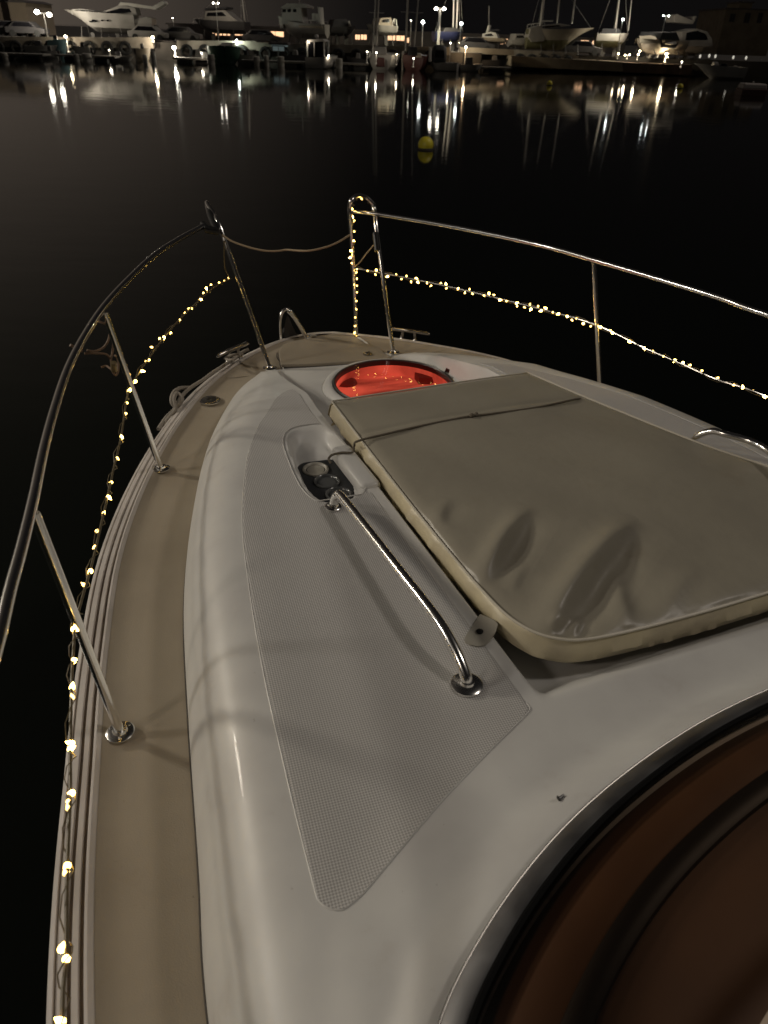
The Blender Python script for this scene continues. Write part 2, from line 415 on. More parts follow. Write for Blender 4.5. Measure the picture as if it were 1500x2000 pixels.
# rub rail: beads stepping down outboard
for sg, E in ((-1, EP), (1, ES)):
    prof = [(0, .010, 0), (.012, .016, 0), (.019, .010, 0), (.022, -.006, 1), (.029, -.008, 1), (.031, .000, 0), (.042, -.001, 0), (.045, -.012, 1), (.052, -.014, 1), (.054, -.006, 0), (.068, -.009, 0), (.070, -.020, 1), (.075, -.022, 1), (.078, -.018, 0), (.088, -.024, 0), (.094, -.050, 0), (.088, -.085, 0), (.070, -.10, 0)]
    ss = [q for q in Slist]; rows = []
    def outline(E, s):
        return E(s)
    pts = [(E(s), s) for s in ss]; rows = []
    for i, (u, s) in enumerate(pts):
        a = pts[max(0, i-1)]; b = pts[min(len(pts)-1, i+1)]
        tx, ty = b[0]-a[0], b[1]-a[1]; L = math.hypot(tx, ty); nx, ny = ty/L, -tx/L
        rows.append([(sg*(u+nx*d), s+ny*d, zd(s)+dz) for d, dz, _ in prof])
    uu, s0 = pts[-1]
    for q in range(1, 7):
        x = uu*(1-q/6); rows.append([(sg*x, s0+.02*math.sin(q/6*math.pi/2)+d, zd(s0)+dz) for d, dz, _ in prof])
    mb = MB(); n = len(prof); vs = [p for r in rows for p in r]; o = len(mb.v); mb.v += vs
    for i in range(len(rows)-1):
        for k in range(n-1):
            mb.f.append((i*n+k, i*n+k+1, (i+1)*n+k+1, (i+1)*n+k)); mb.mi.append(1 if (prof[k][2] and prof[k+1][2]) else 0)
    mb.build('rub_rail', None, boat, mats=['rub_white', 'rub_dark'])
# hull topsides
mb = MB(); rows = []
ring = [(-EP(s), s) for s in Slist] + [(0, SB+.03)] + [(ES(s), s) for s in reversed(Slist)]
for j in range(9):
    k = j/8; z = -.08-1.55*k; r = []
    for (t, s) in ring:
        f = 1.04 - .10*k - .25*k*k*(sstep(-2.5, .8, s))
        r.append((t*f, s*(1-.0) - .45*k*k*sstep(-1, .8, s)+.03*(1-k), zd(s)+z if j < 8 else -.25))
    rows.append(r)
mb.grid(rows)
mb.build('hull', 'hull_white', boat)
mb = MB(); rows = []
for s in (-4.8, -4.84):
    pass
tr = [(-1.42, -4.8), (1.52, -4.8)]
mb.add([(-1.46, -4.8, 1.40), (1.56, -4.8, 1.40), (1.3, -4.8, -.25), (-1.2, -4.8, -.25)], [(0, 1, 2, 3)])
mb.build('transom', 'hull_white', boat, smooth=False)
# cockpit floor and coaming aft of the wheelhouse screen
mb = MB(); mb.box(.05, -4.18, 1.02, 2.3, 1.24, .04); mb.box(-1.17, -4.18, 1.25, .1, 1.24, .5); mb.box(1.27, -4.18, 1.25, .1, 1.24, .5)
mb.box(.05, -4.75, 1.25, 2.34, .08, .5)
mb.build('cockpit', 'hull_white', boat, bevel=.01)
# anchor locker lid
lid = [bt(550, 719), bt(545, 700), bt(548, 686), bt(562, 676), bt(600, 668), bt(650, 663.5), bt(686, 663), bt(700, 668), bt(712, 676), bt(728, 681), bt(742, 689), bt(752, 697), bt(762, 706), bt(700, 712), bt(620, 717)]
lid = catmull(lid+[lid[0]], 4)[:-1]
def inset(poly, d):
    c = sum((Vector(p) for p in poly), Vector())/len(poly); return [c+(Vector(p)-c)*(1-d) for p in poly]
mb = MB(); mb.prism([(p.x, p.y) for p in lid], lambda p: zd(p[1])-.01, lambda p: zd(p[1])+.020)
ld = mb.build('anchor_locker_lid', 'deck_tan', boat, bevel=.004)
mb = MB(); sl_ = [Vector((p.x, p.y, zd(p.y)+.001)) for p in lid]; mb.tube(sl_+sl_[:2], .0055, 6, cap=False); mb.build('lid_gap_line', 'dark_stain_gap', ld)  # dark tube drawn in place of the shaded gap round the lid
mb = MB(); p = bt(718, 692, .021)
mb.lathe(p, [(.024, 0), (.024, .004), (.018, .007), (.008, .007)], 16); mb.box(p.x, p.y, p.z+.009, .03, .008, .006, .5)
mb.build('lid_latch', 'chrome_dull', ld)
mb = MB(); mb.tube(catmull([bt(541, 690, .012), bt(541, 699, .014), bt(547, 708, .014), bt(553, 719, .012)], 5), .0035, 8); mb.build('lid_hinge', 'chrome', ld)
# pale moulded gutters around the lid
mb = MB()
mb.tube(catmull([bt(700, 661, .004), bt(716, 672, .004), bt(722, 679, .004), bt(745, 690, .004), bt(765, 695, .004)], 5), .009, 8)
mb.build('lid_gutter', 'gelcoat', boat); mb = MB()
mb.tube(catmull([bt(604, 663, .006), bt(608, 657, .006), bt(618, 656, .006)], 5), .008, 8)
mb.build('lid_gutter', 'gelcoat', boat)
# round hatch with red lit cabin beneath
hc = (.125, -.02); hz = zd(-.02)+.052
mb = MB(); mb.lathe((hc[0], hc[1], hz), [(.335, -.05), (.328, -.022), (.318, -.002), (.300, .010), (.285, .010), (.278, .004), (.276, -.02)], 64, cap=False)
hatch = mb.build('hatch', 'gelcoat', boat)
mb = MB(); mb.lathe((hc[0], hc[1], hz), [(.277, -.02), (.277, .013), (.274, .017), (.269, .017), (.265, .012), (.264, -.01)], 64, cap=False); mb.build('hatch_ring', 'hatch_rim', hatch)
mb = MB(); rows = []
for j in range(9): rows.append([(hc[0]+.265*j/8*math.cos(a*math.pi/32), hc[1]+.265*j/8*math.sin(a*math.pi/32), hz+.014+.006*(1-(j/8)**2)) for a in range(64)])
mb.grid(rows, True); mb.f = [f[::-1] for f in mb.f]; mb.build('hatch_lens', 'hatch_glass', hatch)
# cabin well below the lens: glowing liner stands in for cabin light, dark fittings
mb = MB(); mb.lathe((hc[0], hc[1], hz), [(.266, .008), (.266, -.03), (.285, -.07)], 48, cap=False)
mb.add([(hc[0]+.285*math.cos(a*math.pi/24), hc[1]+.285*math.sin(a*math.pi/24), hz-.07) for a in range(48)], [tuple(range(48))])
mb.build('hatch_liner', 'red_glow', hatch)
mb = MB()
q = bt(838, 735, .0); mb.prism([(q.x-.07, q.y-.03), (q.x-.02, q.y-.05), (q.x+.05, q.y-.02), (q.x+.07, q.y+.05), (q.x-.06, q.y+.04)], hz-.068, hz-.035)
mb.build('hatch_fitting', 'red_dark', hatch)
mb = MB(); q = bt(676, 739, .0); mb.lathe((q.x, q.y, hz-.069), [(.055, 0), (.05, .012), (.03, .02)], 20); mb.build('hatch_dark_rim', 'red_dark', hatch)  # dark disc put in for the dark rim at the opening's edge
# deck cleats
def cleat(p, ang):
    mb = MB(); d = Vector((math.cos(ang), math.sin(ang), 0)); p = Vector(p)
    for k in (-1, 1):
        b = p+d*.038*k; mb.tube([b, b+Vector((0, 0, .012)), b-d*k*.006+Vector((0, 0, .045))], [.018, .009, .009], 12)
    mb.tube([p-d*.115+Vector((0, 0, .046)), p-d*.10+Vector((0, 0, .050)), p+Vector((0, 0, .052)), p+d*.10+Vector((0, 0, .050)), p+d*.115+Vector((0, 0, .046))], [.005, .010, .011, .010, .005], 12)
    mb.build('cleat', 'chrome_dull', boat)
def bdir(p1, p2, h): a, b = bt(*p1, h), bt(*p2, h); return math.atan2(b.y-a.y, b.x-a.x)
cleat(bt(457, 701, .0), bdir((425, 706), (490, 676), .05)); cleat(bt(798, 664, .0), bdir((757, 646), (836, 658), .05))
# deck filler cap
mb = MB(); p = bt(410, 783, .001); mb.lathe(p, [(.047, 0), (.047, .005), (.040, .008), (.034, .008)], 28); cap_ = mb.build('filler_cap', 'chrome', boat)
mb = MB(); mb.lathe(p, [(.033, .0085), (.031, .010), (.0, .010)], 24, cap=False); mb.box(p.x, p.y, p.z+.011, .04, .010, .004, .3); mb.box(p.x, p.y, p.z+.011, .010, .04, .004, .3); mb.build('cap_insert', 'hatch_rim', cap_)
# bow roller hoop
mb = MB()
o1 = [bt(549, 664, .0), bt(547, 640, .07), bt(548, 620, .13), bt(553, 608, .16), bt(561, 604, .17), bt(569, 610, .16), bt(578, 626, .11), bt(590, 645, .05), bt(600, 661, .0)]
pc = catmull(o1, 6); rows = []
off = Vector((.012, .05, 0))
mb.tube(pc, .0085, 10); mb.tube(catmull([bt(563, 607, .16), bt(573, 617, .135), bt(584, 634, .085), bt(595, 652, .03), bt(600, 662, .0)], 5), .013, 10); br = mb.build('bow_roller', 'chrome', boat)
mb = MB(); i1 = [Vector(p)+off*.3 for p in catmull([bt(556, 664, .0), bt(556, 640, .07), bt(562, 618, .13), bt(572, 640, .07), bt(584, 661, .0)], 5)]
c0 = sum(i1, Vector())/len(i1)
mb.add([p-off*.1 for p in i1]+[p+off*.1 for p in i1], [tuple(range(len(i1))), tuple(range(2*len(i1)-1, len(i1)-1, -1))]); mb.build('roller_cheek', 'dash_grey', br)
mb = MB(); mb.tube([bt(560, 652, .02)-off*.3, bt(560, 652, .02)+off*.9], .022, 16); mb.build('roller_wheel', 'black_plastic', br)
# ------------------------------------------------------------------ guard rails
RT = .0115
railpts = [bt(x, y, .62) for x, y in ((398, 441), (350, 467), (300, 500), (245, 552), (200, 603), (163, 660), (132, 722), (106, 800), (85, 880), (65, 975), (42, 1070), (20, 1150), (0, 1235))]
railpts += [Vector((-1.43, -2.1, zd(-2.1)+.62)), Vector((-1.46, -2.6, zd(-2.6)+.62)), Vector((-1.47, -3.4, zd(-3.4)+.60)), Vector((-1.45, -4.2, zd(-4.2)+.5)), Vector((-1.40, -4.5, zd(-4.5)+.1)), Vector((-1.38, -4.55, zd(-4.5)))]
# smooth the lateral curve
rp = catmull(railpts, 8)
guard = MB(); guard.tube(rp, RT, 14); gr = guard.build('guard_rail', 'chrome', boat)
tag(gr, 'port guard rail')
def stanch(base, top, parent, r=RT, flange=True, hb=0, topo=None):
    mb = MB(); mb.tube([base, base+(top-base)*.5, top], r, 14); o = mb.build('stanchion', 'chrome', parent)
    if flange:
        f = MB(); f.lathe(base, [(.034, 0), (.034, .003), (.030, .0055), (.018, .0065), (.0155, .012), (.014, .012)], 28); 
        for a in range(3): f.sphere((base.x+.025*math.cos(a*2.1+.4), base.y+.025*math.sin(a*2.1+.4), base.z+.005), .0035, 8, 4)
        f.build('base_flange', 'chrome', parent)
    return o
stanch(bt(314, 915, .006), bt(205, 613, .60), gr)
stanch(bt(235, 1430, .006), bt(67, 1003, .61), gr)
stanch(Vector((-1.32, -2.7, zd(-2.7)+.006)), Vector((-1.46, -2.6, zd(-2.6)+.61)), gr)
stanch(Vector((-1.34, -3.7, zd(-3.7)+.006)), Vector((-1.465, -3.6, zd(-3.6)+.59)), gr)
# port pulpit post with loop end and black clamp
pb = bt(527, 719, .004); pt = bt(431, 447, .60)
mb = MB(); tip = bt(405, 397, .67)
mb.tube(catmull([pb, pb+(pt-pb)*.5, pt, bt(418, 420, .635), bt(407, 403, .655), bt(404, 396, .66), bt(405, 402, .645), bt(410, 425, .61)], 6), RT, 14)
po = mb.build('pulpit_post', 'chrome', gr)
f = MB(); f.lathe(pb, [(.034, 0), (.034, .003), (.018, .0065), (.014, .012)], 28); f.build('base_flange', 'chrome', gr)
mb = MB(); mb.tube([bt(406, 402, .65), bt(413, 425, .63), bt(424, 452, .60)], [.011, .018, .018], 14)
mb.tube([bt(396, 437, .62), bt(405, 448, .61), bt(426, 452, .60)], [.014, .018, .016], 12)
clamp = mb.build('rail_clamp', 'black_plastic', gr)
# midrail wire port
midp = [bt(x, y, .33) for x, y in ((450, 545), (425, 557), (400, 577), (365, 610), (330, 647), (298, 690), (270, 730), (250, 770), (243, 810), (235, 860), (222, 915), (210, 970), (195, 1035), (180, 1100), (160, 1170), (147, 1222), (143, 1275), (140, 1330), (137, 1460), (137, 1550), (131, 1700), (129, 1870), (122, 1990))]
midp += [Vector((-1.39, -2.6, zd(-2.6)+.33)), Vector((-1.40, -3.4, zd(-3.4)+.33))]
mp_ = catmull(midp, 6)
mb = MB(); mb.tube(mp_, .0034, 8); mb.build('mid_rail', 'wire_clear', gr)
# starboard pulpit and rail
gs = MB()
lb = bt(697, 655, .004); l2 = bt(768, 688, .004)
hoop = [lb, bt(693, 580, .20), bt(689, 500, .42), bt(684, 430, .60), bt(683, 405, .66), bt(687, 391, .695), bt(699, 382, .705), bt(713, 385, .69), bt(725, 395, .665), bt(731, 410, .63), bt(735, 445, .565), bt(749, 550, .335), l2]
rps = [bt(x, y, .62) for x, y in ((690, 413), (740, 419), (850, 437), (950, 456), (1060, 480), (1160, 508), (1280, 543), (1400, 580), (1500, 615))]
rps += [Vector((1.33, -1.6, zd(-1.6)+.62)), Vector((1.43, -2.2, zd(-2.2)+.62)), Vector((1.52, -3.4, zd(-3.4)+.6)), Vector((1.50, -4.3, zd(-4.3)+.4)), Vector((1.46, -4.5, zd(-4.5)))]
gs.tube(catmull(rps, 8), RT*.95, 14); gso = gs.build('guard_rail', 'chrome', boat); tag(gso, 'starboard guard rail')
mb = MB(); mb.tube(catmull(hoop, 8), RT, 14); mb.build('pulpit_hoop', 'chrome', gso)
for b in (lb, l2):
    f = MB(); f.lathe(b, [(.032, 0), (.032, .003), (.018, .0065), (.014, .012)], 28); f.build('base_flange', 'chrome', gso)
stanch(bt(1173, 776, .006), bt(1160, 510, .60), gso)
stanch(Vector((1.30, -1.55, zd(-1.55)+.006)), Vector((1.34, -1.62, zd(-1.62)+.61)), gso)
stanch(Vector((1.40, -2.6, zd(-2.6)+.006)), Vector((1.47, -2.7, zd(-2.7)+.61)), gso)
mids = [bt(x, y, .33) for x, y in ((690, 523), (750, 534), (850, 554), (950, 577), (1050, 602), (1160, 633), (1260, 680), (1330, 710), (1400, 741), (1500, 775))]
mids += [Vector((1.24, -1.6, zd(-1.6)+.33)), Vector((1.35, -2.2, zd(-2.2)+.33)), Vector((1.42, -3.4, zd(-3.4)+.33))]
ms_ = catmull(mids, 6); mb = MB(); mb.tube(ms_, .0042, 8); mb.build('mid_rail', 'chrome_dull', gso)
mb = MB(); mb.tube([bt(733, 455, .545), bt(737, 490, .47)], .0165, 12); mb.build('post_sleeve', 'black_plastic', gso)
# ------------------------------------------------------------------ grab rails
def flange_on(p, parent, r=.030):
    f = MB(); f.lathe(p, [(r, 0), (r, .004), (r*.86, .007), (.017, .008), (.015, .013)], 28); f.build('base_flange', 'chrome', parent)
def grab(sg):
    def Q(u, s, e): t = -u if sg < 0 else u+.06; return Vector((t, s, zd(s)+hsurf(t, s)+e))
    b1, b2 = Q(.575, -1.165, .004), Q(.535, -1.93, .004)
    pts = [b1, Q(.57, -1.165, .03), Q(.565, -1.175, .048), Q(.56, -1.20, .055), Q(.555, -1.40, .066), Q(.55, -1.60, .074), Q(.545, -1.74, .078), Q(.54, -1.82, .070), Q(.537, -1.88, .050), Q(.535, -1.92, .024), b2]
    mb = MB(); mb.tube(catmull(pts, 8), .0135, 18); g_ = mb.build('grab_rail', 'chrome', boat)
    flange_on(b1, g_, .026); flange_on(b2, g_, .036)
grab(-1); 
# starboard grab rail follows the photograph
sp_ = [bt(1352, 861, .27), bt(1362, 852, .30), bt(1385, 843, .33), bt(1410, 846, .34), bt(1500, 880, .34), Vector((.70, -1.75, zd(-1.75)+.34)), Vector((.68, -1.9, zd(-1.9)+.31)), Vector((.68, -1.93, zd(-1.93)+.25))]
mb = MB(); mb.tube(catmull(sp_, 8), .0118, 14); g_ = mb.build('grab_rail', 'chrome', boat)
# ------------------------------------------------------------------ cup tray and arm rest on the port wing
def Zs(t, s): return zd(s)+hsurf(t, s)
def rrect(cx, cy, hx, hy, r, ang, n=6):
    o = []
    for (sx, sy, a0) in ((1, 1, 0), (-1, 1, 90), (-1, -1, 180), (1, -1, 270)):
        for k in range(n+1):
            a = math.radians(a0+90*k/n); x = sx*(hx-r)+r*math.cos(a); y = sy*(hy-r)+r*math.sin(a)
            o.append((cx+x*math.cos(ang)-y*math.sin(ang), cy+x*math.sin(ang)+y*math.cos(ang)))
    return o
tcx, tcy, tz = -.520, -.955, zd(-.95)+.208
mb = MB(); 
# tray plate with three round wells
mb.prism(rrect(tcx, tcy, .076, .150, .04, -.10), tz-.02, tz)
tray = mb.build('cup_tray', 'grey_tray', boat, bevel=.004)
for k in range(3):
    c_ = (tcx-.002+.009*(k-1), tcy+(1-k)*.088, tz)
    mb = MB(); mb.lathe(c_, [(.044, .001), (.043, .006), (.038, .008), (.034, .005), (.031, -.004), (.028, -.012)], 32, cap=False)
    mb.add([(c_[0]+.029*math.cos(a*math.pi/12), c_[1]+.029*math.sin(a*math.pi/12), c_[2]+.0015) for a in range(24)], [tuple(range(24))])
    mb.build('cup_well', 'vinyl_grey' if k == 0 else 'well_dark', tray)  # light put into the colour: first well pale as if lit, others dark
mb = MB()
ax = [Vector((-.432, -.83, 0)), Vector((-.424, -1.10, 0))]
prof = rrect(0, 0, .036, .026, .02, 0, 4)
rows = []
for k, f in enumerate((0, .02, .06, .5, .94, .98, 1)):
    sc_ = (.5, .85, 1, 1, 1, .85, .5)[k]; p = ax[0].lerp(ax[1], f)
    rows.append([(p.x+x*sc_, p.y, zd(p.y)+.240+y*sc_) for x, y in prof])
mb.grid(rows, True); n_ = len(prof); mb.f.append(tuple(range(n_))); mb.mi.append(0); mb.f.append(tuple((len(rows)-1)*n_+i for i in range(n_-1, -1, -1))); mb.mi.append(0)
mb.build('arm_rest', 'gelcoat', boat)
# ------------------------------------------------------------------ windscreen
def wsb(t): s = WS(t); return Vector((t, s, zd(s)+hsurf(t, s)))
tsx = [-1.09+2.28*k/120 for k in range(121)]
# arc-length resample of the base line
bl = resample(catmull([(a, b, 0) for a, b in WST], 12), .025)[:-2]
bl = [p for i, p in enumerate(bl) if i == 0 or p.x > bl[i-1].x-1e-6]
for _ in range(6): bl = [bl[0]]+[(bl[i-1]+bl[i]*2+bl[i+1])/4 for i in range(1, len(bl)-1)]+[bl[-1]]
def nrm2(i):
    a, b = bl[max(0, i-1)], bl[min(len(bl)-1, i+1)]; d = (b-a); return Vector((-d.y, d.x, 0)).normalized()    # points forward/outboard
def off_rows(prof):
    rows = []
    for i, p in enumerate(bl):
        n = nrm2(i); z0 = zd(p.y)+max(hsurf(p.x, p.y), .24)
        rows.append([(p.x+n.x*d, p.y+n.y*d, z0+z) for d, z in prof])
    return rows
mb = MB(); mb.grid(off_rows([(.004, -.03), (.004, .010), (.0, .017), (-.004, .020), (-.030, .036), (-.034, .036), (-.036, .030), (-.036, .0)])); wf = mb.build('windscreen_frame', 'frame_metal', boat)
mb = MB(); rr_ = off_rows([(.001, .017)]); mb.tube([Vector(r[0]) for r in rr_], .0016, 8); mb.build('frame_bead', 'chrome_dull', wf)
mb = MB(); mb.grid(off_rows([(-.034, .034), (-.038, .040), (-.045, .041), (-.048, .036), (-.048, .02)])); mb.build('windscreen_gasket', 'gasket', boat)
mb = MB(); mb.grid(off_rows([(-.046, .039), (-.14, .102), (-.26, .18), (-.40, .26), (-.46, .29)])); mb.build('windscreen_glass', 'ws_glass', boat)
mb = MB(); mb.grid(off_rows([(-.455, .28), (-.455, .30), (-.475, .31), (-.49, .30), (-.48, .28)])); mb.build('windscreen_top_rail', 'frame_metal', boat)
mb = MB(); mb.grid(off_rows([(-.042, -.01), (-.06, .012), (-.10, .03), (-.128, .034), (-.15, .03)])); ds = mb.build('dashboard', 'dash_brown', boat)
mb = MB(); mb.grid(off_rows([(-.142, .02), (-.146, .038), (-.155, .043), (-.172, .043), (-.182, .038), (-.186, .02)])); mb.build('dash_roll', 'dash_black', ds)
mb = MB(); mb.grid(off_rows([(-.182, .026), (-.22, .022), (-.33, .0), (-.46, -.03), (-.62, -.07)])); mb.build('dash_cover', 'dash_brown', ds)
# ------------------------------------------------------------------ SUN PAD
pad = thing('sun_pad', (OX, OY, 0), 'large taupe sun pad cushion with cream sides lying over the middle of the foredeck', 'sun pad', rz=AN)
PT = .298; PB = .20
corner = [(-.362, -.575), (-.366, -1.0), (-.367, -1.45), (-.360, -1.70), (-.340, -1.82), (-.285, -1.895), (-.18, -1.93), (.10, -1.945), (.45, -1.945), (.80, -1.93), (.91, -1.87), (.93, -1.76), (.86, -1.52), (.72, -1.25), (.565, -.84), (.475, -.575), (.44, -.565), (.10, -.562), (-.325, -.565)]
ol = catmull([(a, b, 0) for a, b in corner]+[(*corner[0], 0)], 10)[:-1]
ol = resample(ol, .0055)
def padh(t, s):
    h = 0.0
    # (x0,s0)-(x1,s1) sharp folds: ridge on the port side, hollow to starboard
    for (x0, y0, x1, y1, a, w_) in FOLDS:
        d = Vector((x1-x0, y1-y0)); L = d.length; d /= L; r = Vector((t-x0, s-y0)); al = r.dot(d)/L; ac = r.dot(Vector((d.y, -d.x)))
        if -.15 < al < 1.15 and abs(ac) < w_*6:
            en = 1.25*math.sin(math.pi*max(0, min(1, (al+.12)/1.24)))**1.0*(1.15-.5*al)
            ac2 = ac-.35*w_*math.sin(math.pi*max(0, min(1, al)))*-1
            h += a*en*(1.3*math.exp(-(ac2/(w_*(2.2 if ac2 < 0 else 1.35)))**2) - .55*math.exp(-((ac2-w_*2.6)/(w_*2.1))**2))
    h += .003*math.sin(t*7+1)*math.sin(s*6) + .0015*math.sin(t*19+s*11)
    h += -.012*math.exp(-((s+.83)/.012)**2)*.35
    return h
FOLDS = [(-.335, -1.645, -.09, -1.445, .019, .017), (-.275, -1.855, .15, -1.60, .027, .021), (-.345, -1.40, -.27, -1.31, .005, .014), (-.10, -1.91, .02, -1.72, .008, .018), (-.30, -1.72, -.22, -1.655, .004, .012), (.02, -1.92, .2, -1.82, .004, .018), (-.28, -1.87, -.22, -1.86, .006, .007), (-.24, -1.90, -.19, -1.87, .006, .007)]
# top surface: rays from many interior rows (scan lines across)
cen = Vector((.12, -1.25, 0)); rows = []
NR = 130
for j in range(NR+1):
    k = 1-(1-j/NR)**1.25; r = []
    for p in ol:
        q = cen.lerp(p, k); s = q.y
        edge = max(0, (k-.90)/.10)
        z = zd(s)+PT+padh(q.x, s)*(1-sstep(.985, 1, k)) + .012*(1-k*k) - .010*edge**3
        r.append((q.x, q.y, z))
    rows.append(r)
mb = MB(); 
# denser outline for crisp folds near the aft-port corner
mb.grid(rows, True); mb.build('pad_cover', 'pad_top', pad)
rows = []; nO = len(ol)
for i, p in enumerate(ol):
    a, b = ol[i-1], ol[(i+1) % nO]; d = (b-a).normalized(); n = Vector((-d.y, d.x, 0)); 
    if n.dot(p-cen) < 0: n = -n
    u_ = i*.0055; wv = .0025*math.sin(u_*38)+.003*math.sin(u_*17+1)+.0015*math.sin(u_*90)
    z0 = zd(p.y)
    rows.append([(p.x+n.x*o_, p.y+n.y*o_, z0+z) for o_, z in ((0, PT-.0105), (.010+wv*.4, PT-.02), (.016+wv, PT-.05), (.012-wv, PT-.070), (.002, PT-.084), (-.035, PT-.090))])
rows.append(rows[0]); mb = MB(); mb.grid(rows); mb.build('pad_side', 'pad_side', pad)
mb = MB(); pp = []
for i, p in enumerate(ol): pp.append(Vector((p.x, p.y, zd(p.y)+PT-.008))+(p-cen).normalized()*.006)
pp = pp[::3]; pp.append(pp[0]); pp.append(pp[1]); mb.tube(pp, .0036, 8, cap=False); mb.build('pad_piping', 'piping', pad)
mb = MB(); p = bt(940, 1237, .262)
fl = [bt(937, 1203, .255), bt(972, 1222, .262), bt(945, 1264, .257), bt(908, 1256, .257), bt(918, 1232, .256)]
fl = catmull(fl+[fl[0]], 3)[:-1]; n_ = len(fl)
mb.add([q+Vector((0, 0, .006)) for q in fl]+[q for q in fl], [tuple(range(n_)), tuple(range(2*n_-1, n_-1, -1))]+[(i, (i+1) % n_, n_+(i+1) % n_, n_+i) for i in range(n_)])
tb = mb.build('fixing_tab', 'vinyl_grey', pad)
mb = MB(); mb.lathe(bt(937, 1234, .265), [(.0085, 0), (.0085, .003), (.005, .004)], 16); mb.build('snap_stud', 'black_plastic', tb)
# cord tied over the pad
def padz(x, s, e=.004): return Vector((x, s, zd(s)+PT+.006+e))
cp_ = [bt(646, 905, .24), bt(642, 896, .25), bt(650, 888, .262), bt(668, 884, .27), bt(683, 884, .272), bt(690, 882, .262), bt(692, 870, .275), bt(700, 861, PT+.004), bt(760, 846, PT+.008), bt(830, 830, PT+.011), bt(905, 815, PT+.013), bt(925, 812, PT+.014), bt(960, 808, PT+.013), bt(1040, 797, PT+.01), bt(1090, 787, PT+.008), bt(1128, 779, PT+.004), bt(1137, 781, PT-.03)]
mb = MB(); mb.tube(catmull(cp_, 10), .0040, 8); mb.sphere(bt(921, 812, PT+.015), .010, 10, 6); mb.sphere(bt(930, 809, PT+.015), .008, 10, 6)
ty = mb.build('tie_cord', 'cord', None, loc=(OX, OY, 0), rz=AN); tag(ty, 'thin dark cord tied with a small knot across the front of the sun pad', 'cord')
# ------------------------------------------------------------------ ropes and cables
def rope(name, pts, r, m, label, cat, n=8, seg=8, strands=0):
    mb = MB(); mb.tube(catmull(pts, seg), r, n); o = mb.build(name, m, None, loc=(OX, OY, 0), rz=AN); tag(o, label, cat); return o
rope('rope', [bt(434, 459, .585), bt(455, 472, .565), bt(490, 484, .545), bt(520, 490, .535), bt(545, 490, .535), bt(560, 488, .54), bt(600, 490, .55), bt(635, 483, .565), bt(660, 473, .575), bt(683, 459, .585)], .0045, 'rope_tan', 'thin tan rope sagging across the open gap between the two pulpit posts', 'rope')
rope('cord', [bt(694, 520, .37), bt(703, 512, .385), bt(716, 495, .42), bt(728, 481, .45), bt(736, 472, .475)], .0035, 'rope_tan', 'short pale cord tied diagonally inside the starboard pulpit hoop', 'cord')
mr_ = MB()
gp = [bt(486, 682, .03), bt(470, 690, .015), bt(440, 712, .012), bt(415, 728, .010), bt(398, 741, .012), bt(380, 752, .012), bt(366, 762, .015), bt(352, 778, .01), bt(340, 800, -.02), bt(325, 815, -.04), bt(309, 838, -.05)]
mr_.tube(catmull(gp, 8), .0085, 10)
mr_.tube(catmull([bt(470, 690, .02), bt(455, 703, .06), bt(440, 700, .03), bt(455, 693, .05), bt(474, 692, .02)], 6), .007, 8)
mr_.tube(catmull([bt(372, 757, .01), bt(352, 758, .03), bt(338, 768, .03), bt(335, 785, .02), bt(345, 795, .0), bt(356, 780, .03), bt(347, 768, .045), bt(340, 778, .04), bt(343, 800, .0), bt(330, 815, -.03), bt(315, 838, -.07)], 6), .0085, 10)
mo = mr_.build('mooring_rope', 'rope_grey', None, loc=(OX, OY, 0), rz=AN); tag(mo, 'grey mooring rope looped on the port bow cleat and lying bunched along the deck edge', 'rope')
mb = MB()
mb.tube(catmull([bt(193, 628, .60), bt(208, 635, .55), bt(214, 650, .5), bt(210, 668, .47), bt(200, 680, .45), bt(185, 686, .45), bt(170, 684, .46)], 7), .004, 8)
mb.tube(catmull([bt(216, 640, .54), bt(221, 665, .48), bt(220, 685, .44), bt(217, 700, .42), bt(219, 722, .38), bt(226, 733, .36), bt(231, 722, .37), bt(230, 702, .40), bt(224, 694, .42)], 7), .004, 8)
mb.tube(catmull([bt(165, 690, .46), bt(190, 690, .45), bt(207, 692, .44), bt(216, 700, .42)], 7), .004, 8)
mb.tube(catmull([bt(137, 674, .5), bt(145, 678, .49), bt(160, 686, .47)], 5), .005, 8)
mb.tube(catmull([bt(198, 717, .38), bt(208, 715, .38), bt(218, 722, .38)], 5), .004, 8)
ck = mb.build('cable_bundle', 'cable_brown', None, loc=(OX, OY, 0), rz=AN); tag(ck, 'tangle of brown cable hanging from the port rail beside its second post', 'cable')
mb = MB(); mb.tube([bt(222, 708, .41), bt(223, 724, .375)], .011, 10); cn = mb.build('connector', 'wire_clear', ck)
mb = MB(); mb.tube(catmull([bt(438, 470, .57), bt(438, 500, .48), bt(440, 525, .40), bt(449, 544, .34)], 6), .003, 6)
lead = mb.build('lead_wire', 'wire_clear', None, loc=(OX, OY, 0), rz=AN); tag(lead, 'thin loose wire hanging down the port pulpit post', 'wire')
